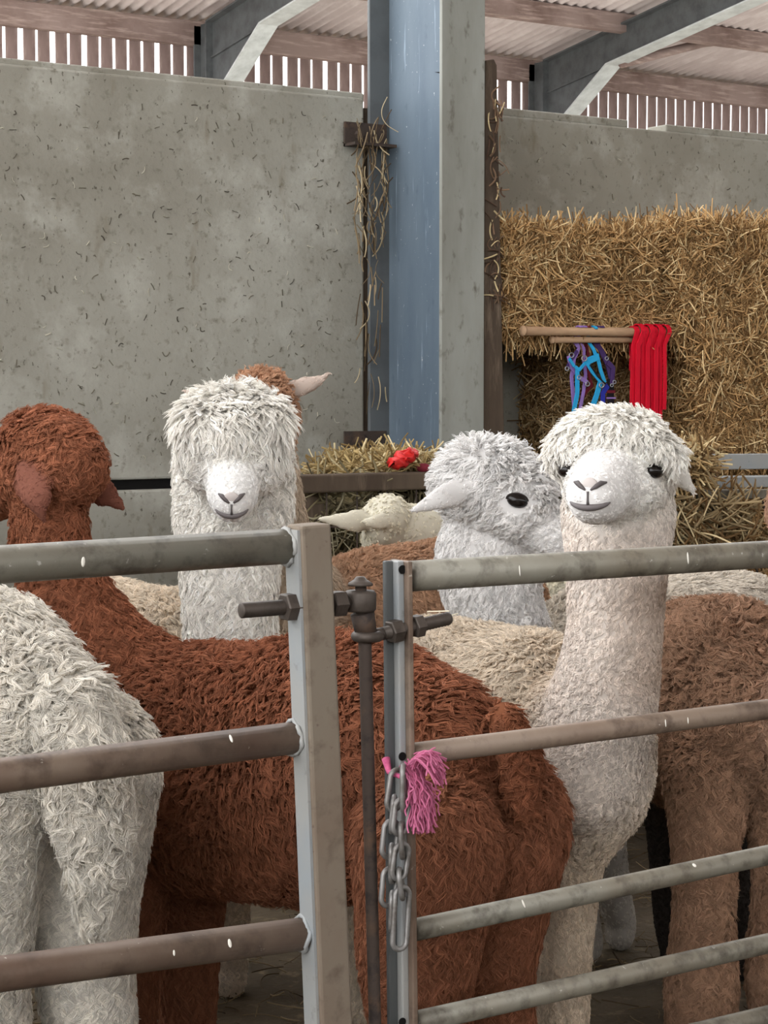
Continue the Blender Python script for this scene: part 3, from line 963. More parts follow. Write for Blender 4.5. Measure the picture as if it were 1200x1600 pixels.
fp = S(872, 1560, dI + 0.1)
tI += leg(S(886, 1290, dI + 0.10), A3(*S(872, 1600, dI + 0.1)[:2], 0), .07, col=A3(0.58, 0.48, 0.37), L=0.024, low=0.043)
tI += leg(frontI + sdI * (-0.09 if (sdI @ RT) > 0 else 0.09) + A3(0, 0, -0.1), A3(*(frontI + sdI * (-0.09 if (sdI @ RT) > 0 else 0.09))[:2], 0), .075, col=A3(0.58, 0.48, 0.37), L=0.024)
for bq in (0.085, -0.085):
    hip = rearI + axI * 0.05 + sdI * bq + A3(0, 0, -0.05)
    tI += leg(hip, A3(hip[0], hip[1], 0), 0.1, col=CREAM)
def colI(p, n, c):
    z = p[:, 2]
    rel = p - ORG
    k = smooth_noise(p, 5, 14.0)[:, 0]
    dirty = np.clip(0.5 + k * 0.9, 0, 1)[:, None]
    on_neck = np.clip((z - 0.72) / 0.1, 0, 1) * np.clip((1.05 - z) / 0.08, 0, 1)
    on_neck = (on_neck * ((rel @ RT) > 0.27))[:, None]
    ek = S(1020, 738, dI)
    brow_shade = np.exp(-(((p - ek) / np.array([0.035, 0.035, 0.022])) ** 2).sum(1))[:, None]
    c = c * (1 - brow_shade * np.array([[0.5, 0.58, 0.64]]))  # shade below the brow put into the fleece as browner colour
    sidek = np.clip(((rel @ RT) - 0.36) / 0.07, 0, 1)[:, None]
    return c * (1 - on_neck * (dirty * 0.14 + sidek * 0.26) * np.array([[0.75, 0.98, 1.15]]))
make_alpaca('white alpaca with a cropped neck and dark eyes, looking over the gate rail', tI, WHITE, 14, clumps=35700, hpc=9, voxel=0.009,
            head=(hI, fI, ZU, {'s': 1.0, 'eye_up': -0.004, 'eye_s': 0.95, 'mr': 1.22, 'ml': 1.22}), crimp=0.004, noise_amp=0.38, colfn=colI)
print('I')

# ---- grey-white alpaca in profile behind it
dH = 4.02
hH = S(780, 774, dH); fH = DV(0.93, -0.36, -0.30)
tH = [Tube([(S(810, 1060, dH + 0.1), .10, .11), (S(775, 950, dH + 0.05), .10, .10), (S(764, 875, dH + 0.05), .115, .10), (S(768, 810, dH + 0.04), .095, .08)], L=0.03, comb=(0.5, -0.8, 0.3), up=FH)]
tH += head_tubes(hH, fH, ZU, 1.08, Lc=0.045, Lm=0.022, Ltop=0.06, top=0.004, topcomb=(1.0, 0.35, 0.15), mcomb=(0.3, -0.7, 0.4),
                 ears=[(S(728, 764, dH - 0.06), S(684, 780, dH - 0.1), S(646, 797, dH - 0.1), 0.026)])
rearH = G(1.0, 4.68, 0.685); frontH = G(0.38, 4.3, 0.68)
tH += [trunk(rearH, frontH, 0.16, 0.17, col=A3(0.62, 0.56, 0.48))]
axH = unit(frontH - rearH); sdH = unit(np.cross(axH, ZU))
for (a, bq, r0) in ((0.06, 0.085, 0.1), (0.06, -0.085, 0.1)):
    hip = rearH + (frontH - rearH) * a + sdH * bq + A3(0, 0, -0.04)
    tH += leg(hip, A3(hip[0], hip[1], 0), r0, col=A3(0.5, 0.45, 0.4))
f1 = S(968, 1500, 4.4); f2 = S(918, 1522, 4.28)
tH += leg(frontH + A3(0, 0, -0.08) + RT * 0.08, A3(f1[0], f1[1], 0), .07, col=A3(0.46, 0.42, 0.37), L=0.012, low=0.038)
tH += leg(frontH + A3(0, 0, -0.08) - RT * 0.0 - FH * 0.05, A3(f2[0], f2[1], 0), .065, col=A3(0.46, 0.42, 0.37), L=0.012, low=0.034)
make_alpaca('grey-white fluffy alpaca in profile with one dark almond eye and ear laid back', tH, A3(0.74, 0.725, 0.71), 15, clumps=25200, hpc=9, voxel=0.009,
            head=(hH, fH, ZU, {'s': 1.08, 'nose': False, 'eye_s': 1.1, 'eye_up': 0.0}), crimp=0.004, noise_amp=0.45)
print('H')

# ---- tan alpaca behind the white one: tuft and pointed ear
dD = 4.45
hD = S(410, 668, dD); fD = DV(-0.25, -1.0, -0.45)
tD = [Tube([(S(470, 960, dD + 0.1), .11, .13), (S(432, 860, dD + 0.02), .075, .085), (S(420, 770, dD), .072, .075), (S(412, 690, dD), .062, .066)], L=0.04, comb=(0.5, -0.8, 0.3), up=RT, col=A3(0.52, 0.42, 0.32))]
tD += head_tubes(hD, fD, ZU, 1.0, Lc=0.034, Ltop=0.05, top=0.07, topcomb=(1.0, 0.3, 0.0), col=A3(0.45, 0.26, 0.16), ecol=A3(0.52, 0.42, 0.36),
                 ears=[(S(448, 612, dD), S(485, 600, dD), S(515, 584, dD), 0.022), (S(352, 640, dD), S(312, 618, dD), S(290, 612, dD), 0.026)])
rearD = S(790, 948, 4.78); frontD = S(520, 980, 4.6)
tD += [trunk(rearD, frontD, 0.155, 0.17, L=0.04, rump=1.05)]
axD = unit(frontD - rearD); sdD = unit(np.cross(axD, ZU))
for (a, bq, r0) in ((0.06, 0.08, 0.1), (0.06, -0.08, 0.1), (0.92, 0.07, 0.08), (0.92, -0.07, 0.08)):
    hip = rearD + (frontD - rearD) * a + sdD * bq + A3(0, 0, -0.04)
    tD += leg(hip, A3(hip[0], hip[1], 0), r0)
make_alpaca('tan alpaca hidden behind the fringed white one, with tufted crown and pointed ear showing', tD, A3(0.44, 0.265, 0.165), 16, clumps=18900, hpc=9, voxel=0.010, noise_amp=0.4,
            head=(hD, fD, ZU, {'eyes': (), 'nose': False}))
print('D')

# ---- cream alpaca with its head lowered at the hay feeder
dE = 5.02
hE = S(600, 824, dE); fE = DV(-0.35, 0.75, -0.65)
CE = A3(0.70, 0.66, 0.54)
tE = [Tube([(S(760, 900, dE + 0.25), .11, .12), (S(690, 845, dE + 0.1), .075, .08), (S(645, 824, dE + 0.02), .062, .064), (S(610, 820, dE), .052, .055)], L=0.016, comb=(0.3, 0.8, 0.7), up=ZU, col=CE)]
tE += head_tubes(hE, fE, ZU, 0.78, Lc=0.016, Lm=0.005, Ltop=0.02, top=0.02, col=CE, ecol=CE,
                 ears=[(S(580, 812, dE - 0.05), S(540, 814, dE - 0.06), S(502, 811, dE - 0.06), 0.028), (S(608, 812, dE - 0.08), S(582, 816, dE - 0.1), S(566, 814, dE - 0.1), 0.02)])
rearE = G(0.95, 5.45, 0.66); frontE = G(0.35, 5.3, 0.66)
tE += [trunk(rearE, frontE, 0.15, 0.165, L=0.03)]
axE = unit(frontE - rearE); sdE = unit(np.cross(axE, ZU))
for (a, bq, r0) in ((0.06, 0.08, 0.1), (0.06, -0.08, 0.1), (0.92, 0.07, 0.08), (0.92, -0.07, 0.08)):
    hip = rearE + (frontE - rearE) * a + sdE * bq + A3(0, 0, -0.04)
    tE += leg(hip, A3(hip[0], hip[1], 0), r0)
make_alpaca('cream short-haired alpaca with its head lowered to the hay feeder, pale ear sticking out', tE, CE, 17, clumps=12600, hpc=9, voxel=0.009, noise_amp=0.3,
            head=(hE, fE, ZU, {'eyes': (), 'nose': False}))
print('E')

# ---- tan alpaca at the right edge
dJ = 3.62
rearJ = S(1040, 1105, 4.12); frontJ = S(1175, 1110, 3.74)
tJ = [trunk(rearJ, frontJ, 0.17, 0.205, L=0.055, comb=(0.75, -0.3, 0.8))]
axJ = unit(frontJ - rearJ); sdJ = unit(np.cross(axJ, ZU))
if sdJ @ RT < 0: sdJ = -sdJ
tJ += [Tube([(S(1275, 1130, 3.66), .10, .12), (S(1300, 1020, 3.6), .085, .09), (S(1290, 920, 3.5), .072, .075), (S(1292, 820, 3.5), .068, .07)], L=0.03, comb=(0.5, -0.8, 0.3), up=RT, col=A3(0.5, 0.33, 0.24))]
hJ = S(1304, 806, 3.5); fJ = DV(0.5, -0.86, -0.1)
rJ = unit(np.cross(fJ, ZU))
tJ += head_tubes(hJ, fJ, ZU, 1.0, col=A3(0.40, 0.24, 0.16), w=1.1, Ltop=0.05, ears=[(hJ - fJ * 0.04 + rJ * sg * 0.055 + A3(0, 0, 0.06), hJ - fJ * 0.05 + rJ * sg * 0.09 + A3(0, 0, 0.13), hJ - fJ * 0.04 + rJ * sg * 0.10 + A3(0, 0, 0.18), 0.024) for sg in (-1, 1)])
tJ += leg(S(1104, 1205, dJ + 0.1), A3(*S(1094, 1600, dJ)[:2], 0), .074, L=0.042, low=0.058, col=A3(0.37, 0.225, 0.145))
tJ += leg(S(1225, 1210, dJ + 0.14), A3(*S(1222, 1600, dJ + 0.08)[:2], 0), .074, L=0.042, low=0.058, col=A3(0.37, 0.225, 0.145))
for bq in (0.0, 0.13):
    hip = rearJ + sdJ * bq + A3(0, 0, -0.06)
    tJ += leg(hip, A3(hip[0], hip[1], 0) + (sdJ * 0.04), 0.07, col=A3(0.03, 0.024, 0.02), L=0.02, low=0.042)  # hind legs near-black: the shade behind is put into their colour
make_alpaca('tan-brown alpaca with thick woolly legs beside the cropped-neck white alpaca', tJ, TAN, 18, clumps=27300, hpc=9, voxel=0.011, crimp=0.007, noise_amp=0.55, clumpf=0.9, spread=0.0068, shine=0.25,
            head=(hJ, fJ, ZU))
print('J')

# ================================================================== GATES
GY = 2.19
def pipe(name, a, b, r, m, parent):
    mb = MB(); mb.sweep([a, a * 0.5 + b * 0.5, b], r, 24)
    return mb.build(name, m, parent)

gL = empty('metal_gate', A3(W(480, 900, GY)[0], GY, 0))
tag(gL, 'brown-filmed tubular metal gate with a square end post and long threaded bolt', 'gate', kind='thing')
# end post: square tube leaning slightly
tL0, tR0 = W(472, 822, GY - 0.03), W(518, 818, GY - 0.03)
bL0, bR0 = W(503, 1600, GY - 0.03), W(552, 1600, GY - 0.03)
kk = (tL0[2] - 0.10) / (tL0[2] - bL0[2])
lL = tL0 + (bL0 - tL0) * kk; lR = tR0 + (bR0 - tR0) * kk
dep = 0.06
def prism(mb, q, y0, y1):
    v = [(p[0], y0, p[2]) for p in q] + [(p[0], y1, p[2]) for p in q]
    mb.add(v, [(0, 1, 2, 3), (7, 6, 5, 4), (0, 4, 5, 1), (1, 5, 6, 2), (2, 6, 7, 3), (3, 7, 4, 0)])
    return mb
b = prism(MB(), [lL, lR, A3(tR0[0], 0, tR0[2]), A3(tL0[0], 0, tL0[2])], GY - 0.03, GY + 0.012)
b.build('end_post', M['dusty_front'], gL, smooth=False, bevel=0.004)
# bright galvanised strip on the side face
b = prism(MB(), [lL + A3(-0.004, 0, 0), lL + A3(0.001, 0, 0), tL0 + A3(0.001, 0, -0.006), tL0 + A3(-0.004, 0, -0.006)], GY - 0.024, GY + 0.010)
b.build('side_plate', M['galv_clean'], gL, smooth=False)
railsL = [((0, 882), (470, 852), 0.0235, 'galv'), ((0, 1212), (482, 1150), 0.0215, 'galv_brown'), ((0, 1522), (497, 1456), 0.022, 'galv_brown')]
for (p, q, r, m) in railsL:
    a, c = W(*p, GY + 0.005), W(*q, GY + 0.005)
    a2 = a + (a - c) * 1.6
    pipe('rail', a2, c + (c - a) * 0.005, r, M[m], gL)
    # weld bead
    tdir = unit(c - a)
    xf = lL[0] + (tL0[0] - lL[0]) * (c[2] - lL[2]) / (tL0[2] - lL[2]) - 0.006
    cw = a + (c - a) * (xf - a[0]) / (c[0] - a[0])
    ringp = [cw + (A3(0, 1, 0) * math.cos(t) + np.cross(tdir, A3(0, 1, 0)) * math.sin(t)) * (r + 0.0005) + rng.normal(size=3) * 0.0016 for t in np.linspace(0, 6.283, 22, endpoint=False)]
    mb = MB(); mb.sweep(ringp, 0.0034, 8, closed=True)
    mb.build('weld', M['galv_clean'], gL)
zlow = 0.30
for z in (0.36, 0.2):
    c = A3(lL[0] + (tL0[0] - lL[0]) * (z - 0.1) / (tL0[2] - 0.1), GY + 0.005, z)
    pipe('rail', c + A3(-2.3, 0, -0.0), c, 0.0215, M['galv_brown'], gL)
# threaded bolt through the post
yb_ = GY - 0.005
b0, b1 = W(376, 954, yb_), W(560, 940, yb_)
td = unit(b1 - b0)
L_ = np.linalg.norm(b1 - b0)
prof_p, prof_r = [], []
nthr = 26
for i in range(nthr * 2 + 1):
    s = i / (nthr * 2) * 0.42 * L_
    prof_p.append(b0 + td * s); prof_r.append(0.0105 if i % 2 else 0.0095)
prof_r[0] = 0.008
prof_p.append(b1); prof_r.append(0.010)
mb = MB(); mb.sweep(prof_p, prof_r, 16)
mb.build('threaded_bolt', M['bolt_iron'], gL)
def nut(c, t, r, w, parent):
    mb = MB(); mb.sweep([c - t * w / 2, c - t * w * 0.42, c + t * w * 0.42, c + t * w / 2], [r * 0.9, r, r, r * 0.9], 6)
    return mb.build('nut', M['bolt_iron'], parent, smooth=False)
nut(W(453, 948, yb_), td, 0.0195, 0.021, gL)
nut(W(527, 943, yb_), td, 0.0185, 0.02, gL)
# eye of the hinge bolt
eye = W(563, 939, yb_)
mb = MB(); mb.sweep([eye + A3(0, 0, -0.014), eye + A3(0, 0, -0.011), eye + A3(0, 0, 0.011), eye + A3(0, 0, 0.014)], [0.019, 0.0215, 0.0215, 0.019], 20)
mb.build('hinge_eye', M['bolt_iron'], gL)

# hinge pin: rusty drop rod through both eyes
pin = empty('hinge_pin', A3(eye[0], eye[1], 0))
tag(pin, 'rusty drop pin with a flat cap hinging the two gates', 'pin', kind='thing')
pt = W(563, 908, yb_); pb = W(586, 1600, yb_)
pb2 = pt + (pb - pt) * ((pt[2] - 0.15) / (pt[2] - pb[2]))
mb = MB(); mb.sweep([pt, W(570, 1000, yb_), pb, pb2], [0.0075, 0.009, 0.0085, 0.0085], 12)
mb.build('rod', M['rust'], pin)
mb = MB(); mb.sweep([pt + A3(0, 0, -0.006), pt + A3(0, 0, -0.003), pt + A3(0, 0, 0.001), pt + A3(0, 0, 0.002), pt + A3(0, 0, 0.006)], [0.017, 0.017, 0.011, 0.009, 0.006], 14)
mb.build('cap', M['bolt_iron'], pin)
s0, s1 = W(566, 958, yb_), W(572, 990, yb_)
mb = MB(); mb.sweep([s0, s1], [0.0165, 0.015], 14)
mb.build('sleeve', M['rust'], pin)

# right gate
gR = empty('metal_gate', A3(W(625, 900, GY)[0], GY, 0))
tag(gR, 'galvanised tubular metal gate with a channel end post and chain', 'gate', kind='thing')
R0, R1 = W(597, 876, GY + 0.014), W(645, 876, GY - 0.016)
B0, B1 = W(604, 1600, GY + 0.014), W(654, 1600, GY - 0.016)
R0[1] = R1[1] = B0[1] = B1[1] = GY
R1[2] = R0[2]; B1[2] = B0[2]
kk = (R0[2] - 0.08) / (R0[2] - B0[2])
lo0 = R0 + (B0 - R0) * kk; lo1 = R1 + (B1 - R1) * kk
wch = R1[0] - R0[0]
def ch(name, f0, f1, y0, y1, m):
    q = [lo0 + (lo1 - lo0) * f0, lo0 + (lo1 - lo0) * f1, R0 + (R1 - R0) * f1, R0 + (R1 - R0) * f0]
    return prism(MB(), q, y0, y1).build(name, M[m], gR, smooth=False, bevel=0.002)
ch('channel_back', 0.0, 0.44, GY + 0.006, GY + 0.014, 'galv_dark')
ch('channel_web', 0.42, 0.76, GY - 0.006, GY + 0.014, 'galv_clean')
ch('front_lip', 0.74, 1.0, GY - 0.016, GY + 0.03, 'galv_brown')
for py in (890, 1182, 1597):
    c = W(629, py, GY - 0.0085)
    mb = MB(); mb.sweep([c, c + A3(0, 0.0012, 0)], 0.006, 14); mb.build('hole', M['black'], gR, smooth=False)
railsR = [((646, 900), (1200, 866), 0.0215, 'galv'), ((648, 1178), (1200, 1108), 0.0158, 'galv_brown'), ((652, 1452), (1200, 1336), 0.0158, 'galv'), ((655, 1596), (1200, 1474), 0.0158, 'galv')]
for (p, q, r, m) in railsR:
    a, c = W(*p, GY + 0.008), W(*q, GY + 0.008)
    d_ = c - a
    pipe('rail', a - d_ * 0.01, a + d_ * 2.6, r, M[m], gR)
for z in (0.303, 0.17):
    c = A3(lo1[0], GY + 0.008, z)
    pipe('rail', c, c + A3(1.9, 0, 0), 0.0158, M['galv'], gR)
# eye bolt of the right gate
ya_ = GY - 0.022
e1, e2 = W(598, 990, yb_), W(703, 966, yb_)
te = unit(e2 - e1)
pp, pr = [e1, e1 + (e2 - e1) * 0.45], [0.009, 0.009]
for i in range(24):
    pp.append(e1 + (e2 - e1) * (0.45 + 0.55 * (i + 1) / 24)); pr.append(0.0098 if i % 2 else 0.0088)
pr[-1] = 0.0075
mb = MB(); mb.sweep(pp, pr, 14); mb.build('threaded_bolt', M['bolt_iron'], gR)
nut(W(617, 986, yb_), te, 0.0165, 0.018, gR)
nut(W(652, 978, yb_), te, 0.0165, 0.014, gR)
ec = W(574, 994, yb_)
ring = [ec + (A3(1, 0, 0) * math.cos(t) + A3(0, 1, 0) * math.sin(t)) * 0.0155 for t in np.linspace(0, 6.283, 24, endpoint=False)]
mb = MB(); mb.sweep(ring, 0.0072, 10, closed=True); mb.build('hinge_eye', M['bolt_iron'], gR)
mb = MB(); mb.sweep([ec + te * 0.012, e1 + te * 0.004], [0.0085, 0.0085], 12); mb.build('eye_shank', M['bolt_iron'], gR)

# ---- chain hanging in the channel
chain = empty('chain', A3(W(620, 1300, GY)[0], GY, 0))
tag(chain, 'doubled steel chain hanging inside the channel end post of the gate', 'chain', kind='thing')
def link(c, ax, sd, ln, wd, r):
    """one oval link: ax = long axis, sd = width axis"""
    pts = []
    for t in np.linspace(0, 2 * math.pi, 28, endpoint=False):
        x, y = math.cos(t), math.sin(t)
        pts.append(c + sd * wd / 2 * x + ax * ((ln - wd) / 2 * (1 if y > 0 else -1) + wd / 2 * y))
    mb = MB(); mb.sweep(pts, r, 8, closed=True)
    return mb.build('link', M['chain'], chain)
ych = GY - 0.040
def chain_run(pts_px, flip, y):
    for i, (x0, y0, x1, y1) in enumerate(pts_px):
        a, c = W(x0, y0, y), W(x1, y1, y)
        ax = unit(a - c)
        fl = (i + flip) % 2
        sd = unit(np.cross(ax, A3(0, 1, 0))) if fl else unit(np.cross(ax, A3(0.75, -0.6, 0)))
        link((a + c) / 2, ax, sd, np.linalg.norm(a - c) + 0.006, 0.023, 0.0038)
chain_run([(622, 1206, 614, 1262), (616, 1248, 612, 1296), (612, 1286, 607, 1336), (612, 1324, 612, 1374), (610, 1360, 606, 1412), (613, 1398, 612, 1450)], 1, ych + 0.006)
chain_run([(630, 1200, 630, 1262), (629, 1252, 624, 1300), (627, 1290, 629, 1336), (629, 1322, 622, 1370), (624, 1362, 629, 1400), (629, 1390, 624, 1480)], 0, ych - 0.010)

# ---- pink twine knotted on the chain
tw = empty('baler_twine', W(645, 1200, GY - 0.03))
tag(tw, 'frayed pink baler twine tassel tied to the chain and gate post', 'twine', kind='thing')
n = 420
K = 9
k0 = W(650, 1192, GY - 0.045)
P = np.zeros((n, K, 3)); t = np.linspace(0, 1, K)
for i in range(n):
    if i < 260:      # hanging tassel
        start = W(645 + rng.normal() * 7, 1200 + rng.normal() * 5, GY - 0.04 + rng.normal() * 0.006)
        top_ = W(650 + rng.normal() * 9 + 6, 1186 + rng.normal() * 5, GY - 0.05 + rng.normal() * 0.008)
        end = W(659 + rng.normal() * 11, 1288 + rng.uniform(-40, 16), GY - 0.05 + rng.normal() * 0.012)
        for j, s in enumerate(t):
            P[i, j] = start * (1 - s) ** 2 + 2 * s * (1 - s) * (top_ * 0.4 + end * 0.6 + RT * 0.004 * rng.normal()) + end * s * s
            P[i, j] += RT * 0.0025 * math.sin(s * 9 + i) * s
    else:            # puff bending over to the right
        start = W(648 + rng.normal() * 6, 1196 + rng.normal() * 5, GY - 0.045 + rng.normal() * 0.006)
        mid = W(668 + rng.normal() * 9, 1166 + rng.normal() * 6, GY - 0.06 + rng.normal() * 0.012)
        end = W(682 + rng.normal() * 8, 1205 + rng.normal() * 13, GY - 0.055 + rng.normal() * 0.014)
        for j, s in enumerate(t):
            P[i, j] = start * (1 - s) ** 2 + 2 * s * (1 - s) * mid + end * s * s
pc = lin(196, 108, 142) * rng.uniform(0.75, 1.15, (n, 1)) + A3(0.05, 0.03, 0.05) * rng.random((n, 1))
so_ = strands('tassel', P - np.array(tw.location), 0.0011, np.clip(pc, 0, 1), M['twine'])
so_.parent = tw
M['pink'] = mat('pink_twine', lin(206, 100, 140), 0.75, spec=0.2, noise=[(120, 3, lin(170, 70, 110), 0.45, 0.7, one)])
mb = MB(); mb.ell(W(648, 1200, GY - 0.04), (RT * 0.011, ZU * 0.009, FH * 0.009), 12, 8); mb.sweep([W(603, 1186, GY + 0.002), W(608, 1206, GY - 0.012), W(624, 1213, GY - 0.038), W(646, 1202, GY - 0.042)], [0.006, 0.004, 0.0035, 0.005], 10)
mb.build('knot', M['pink'], tw)

# ================================================================== HAY BALES
def bale(x0, x1, y0, y1, z0, z1, label, dens=1.0, seed=0, tone=1.0):
    r = np.random.default_rng(seed)
    c = A3((x0 + x1) / 2, (y0 + y1) / 2, z0)
    o = empty('hay_bale', c)
    tag(o, label, 'hay bale', 'small hay bales stacked against the wall', 'thing')
    mb = MB()
    nx_, nz_ = 10, 6
    # lumpy box
    import itertools
    g = {}
    def vid(p):
        return p
    verts, faces = [], []
    def grid(o_, u, v, nu, nv):
        base = len(verts)
        for i in range(nu + 1):
            for j in range(nv + 1):
                verts.append(o_ + u * i / nu + v * j / nv)
        for i in range(nu):
            for j in range(nv):
                a = base + i * (nv + 1) + j
                faces.append((a, a + nv + 1, a + nv + 2, a + 1))
    dx, dy, dz = A3(x1 - x0, 0, 0), A3(0, y1 - y0, 0), A3(0, 0, z1 - z0)
    o0 = A3(x0, y0, z0)
    grid(o0, dx, dz, 14, 10); grid(o0 + dy, dz, dx, 4, 6); grid(o0, dz, dy, 10, 8); grid(o0 + dx, dy, dz, 6, 6); grid(o0 + dz, dx, dy, 14, 8); grid(o0, dy, dx, 4, 6)
    V_ = np.array(verts)
    cen = o0 + (dx + dy + dz) / 2
    rel = (V_ - cen) / np.array([x1 - x0, y1 - y0, z1 - z0]) * 2
    rad_ = np.clip(np.abs(rel), 0, 1)
    edge = (rad_ ** 4).sum(1) - 1
    V_ = V_ - (V_ - cen) * (0.045 * np.clip(edge, 0, 2))[:, None] + smooth_noise(V_, seed + 50, 12.0) * 0.014
    V_ = np.clip(V_, o0 + 0.003, o0 + dx + dy + dz - 0.003)
    mb.add(V_, faces)
    mb.build('packed_core', M['hay_core'], o)
    # stalks on front, left end and top
    nf = int(5200 * dens * (x1 - x0) * (z1 - z0) / 0.25)
    ne = int(1500 * dens); nt_ = int(1500 * dens)
    pts, dr = [], []
    a = np.stack([r.uniform(x0, x1, nf), np.full(nf, y0) + r.normal(size=nf) * 0.012 - 0.006, r.uniform(z0, z1, nf)], 1)
    pts.append(a); dr.append(np.stack([r.normal(size=nf) * 0.8, r.normal(size=nf) * 0.16, r.normal(size=nf) * 0.85 - 0.25], 1))
    a = np.stack([np.full(ne, x0) + r.normal(size=ne) * 0.01, r.uniform(y0, y1, ne), r.uniform(z0, z1, ne)], 1)
    pts.append(a); dr.append(np.stack([r.normal(size=ne) * 0.3, r.normal(size=ne), r.normal(size=ne)], 1))
    a = np.stack([r.uniform(x0, x1, nt_), r.uniform(y0, y1, nt_), np.full(nt_, z1) + r.normal(size=nt_) * 0.012], 1)
    pts.append(a); dr.append(np.stack([r.normal(size=nt_), r.normal(size=nt_) * 0.7, r.normal(size=nt_) * 0.25], 1))
    # loose wisps hanging from the lower front edge
    nh = int(160 * dens)
    a = np.stack([r.uniform(x0, x1, nh), np.full(nh, y0 - 0.012) + r.normal(size=nh) * 0.01, z0 + r.uniform(-0.03, 0.05, nh)], 1)
    pts.append(a); dr.append(np.stack([r.normal(size=nh) * 0.4, r.normal(size=nh) * 0.2, -np.ones(nh)], 1))
    pts, dr = np.concatenate(pts), np.concatenate(dr)
    s = straw_pile('hay_stalks', pts, dr, 0.17, 0.0019, o, base=tuple(np.array((190, 154, 106)) * tone), dark=tuple(np.array((128, 98, 62)) * tone), pale=tuple(np.array((230, 204, 156)) * tone), curl=0.6)
    return o

BY = 5.31
XB0, XB1, XB2 = W(789, 420, BY)[0], W(1042, 420, BY)[0], W(1042, 420, BY)[0] + 0.78
XBL = W(1074, 620, BY)[0]
ZB = 1.50
bale(XB0, XB1 - 0.03, BY + 0.02, 5.70, ZB, 1.845, 'upper hay bale beside the steel column, above the hanging halters', seed=1)
bale(XB1 + 0.014, XB2, BY - 0.035, 5.70, ZB, 1.895, 'upper hay bale resting on the lower bale beside the red lead ropes', seed=2)
bale(XBL, XBL + 0.80, BY - 0.075, 5.70, 1.06, ZB - 0.005, 'lower hay bale beside the hanging red lead ropes', seed=3)
bale(W(872, 600, BY + 0.2)[0], XBL - 0.01, BY + 0.2, 5.70, 1.0, ZB - 0.005, 'recessed hay bale behind the hanging halters', seed=4, dens=0.7, tone=0.9)
bale(XB0 + 0.05, XBL - 0.012, BY + 0.05, 5.70, 0.52, 0.995, 'low hay bale under the recessed bale near the timber post', seed=5, dens=0.4)
bale(XBL, XBL + 0.80, BY + 0.0, 5.70, 0.53, 1.055, 'low hay bale behind the grey feeder bars', seed=6, dens=0.4)
bale(XB0 + 0.05, XBL - 0.012, BY + 0.05, 5.70, 0.0, 0.515, 'bottom hay bale on the floor near the timber post', seed=8, dens=0.15)
bale(XBL, XBL + 0.80, BY + 0.0, 5.70, 0.0, 0.525, 'bottom hay bale on the floor behind the feeder', seed=9, dens=0.15)

# ---- two wooden poles wedged under the upper bales
PY = BY - 0.08
POLE = {}
def pole(px0, py0, px1, py1, y, y1, r, label):
    a, c = W(px0, py0, y), W(px1, py1, y1)
    POLE[r] = (a, c)
    tdir = unit(c - a)
    pts = [a, a + tdir * 0.004, a + (c - a) * 0.3, a + (c - a) * 0.5, a + (c - a) * 0.52, c]
    o = empty('wooden_pole', a)
    tag(o, label, 'pole', kind='thing')
    mb = MB(); mb.sweep(pts, [r * 0.85, r, r * 0.92, r, r * 1.04, r], 14)
    mb.build('shaft', M['pole_wood'], o)
    mb = MB(); mb.sweep([a - tdir * 0.001, a + tdir * 0.006], r * 1.08, 14)
    mb.build('end_knob', M['pole_wood'], o)
    return o
pole(817, 517, 1066, 520, PY, BY - 0.03, 0.016, 'upper worn wooden pole with a knobbed end holding the red lead ropes')
pole(862, 531, 1066, 530, PY + 0.025, BY - 0.004, 0.012, 'thinner wooden pole just under the knobbed pole')

# ---- halters
def strap(px_pts, y, w, m, name, parent, th=0.004):
    """flat webbing following pixels, w = width in metres"""
    return strap_w([W(a, b_, y + (c[0] if c else 0)) for (a, b_, *c) in px_pts], w, m, name, parent, th)

def pole_at(px, r):
    """centre of a pole where it is seen at column px"""
    a, c = POLE[r]
    best = min(np.linspace(0, 1, 400), key=lambda k: abs(600 + FPX * ((a + (c - a) * k - ORG) @ RT) / ((a + (c - a) * k - ORG) @ FW) - px))
    return a + (c - a) * best

PD = unit(POLE[0.016][1] - POLE[0.016][0])      # webbing lies flat along the pole
def strap_w(pts, w, m, name, parent, th=0.004):
    # refine
    P_ = []
    for i in range(len(pts) - 1):
        for s in np.linspace(0, 1, 5, endpoint=False):
            P_.append(pts[i] * (1 - s) + pts[i + 1] * s)
    P_.append(pts[-1])
    mb = MB()
    base = []
    for i, p in enumerate(P_):
        t_ = unit(P_[min(i + 1, len(P_) - 1)] - P_[max(i - 1, 0)])
        s_ = unit(PD - t_ * (t_ @ PD)) if abs(t_ @ PD) < 0.85 else unit(np.cross(t_, A3(0, 1, 0)))
        n_ = np.cross(s_, t_)
        base += [p - s_ * w / 2 - n_ * th / 2, p + s_ * w / 2 - n_ * th / 2, p + s_ * w / 2 + n_ * th / 2, p - s_ * w / 2 + n_ * th / 2]
    f = []
    for i in range(len(P_) - 1):
        for k in range(4):
            l = (k + 1) % 4
            f.append((4 * i + k, 4 * i + l, 4 * i + 4 + l, 4 * i + 4 + k))
    f += [(3, 2, 1, 0), tuple(4 * (len(P_) - 1) + k for k in range(4))]
    mb.add(base, f)
    return mb.build(name, m, parent, smooth=False, bevel=0.0008)

def buckle(px, py, y, s, parent):
    c = W(px, py, y)
    ring = [c + (RT * math.cos(t) + ZU * math.sin(t)) * s * 0.75 for t in np.linspace(0.4, 6.683, 12, endpoint=False)]
    mb = MB(); mb.sweep(ring, 0.0022, 6, closed=True)
    return mb.build('buckle', M['chrome'], parent)

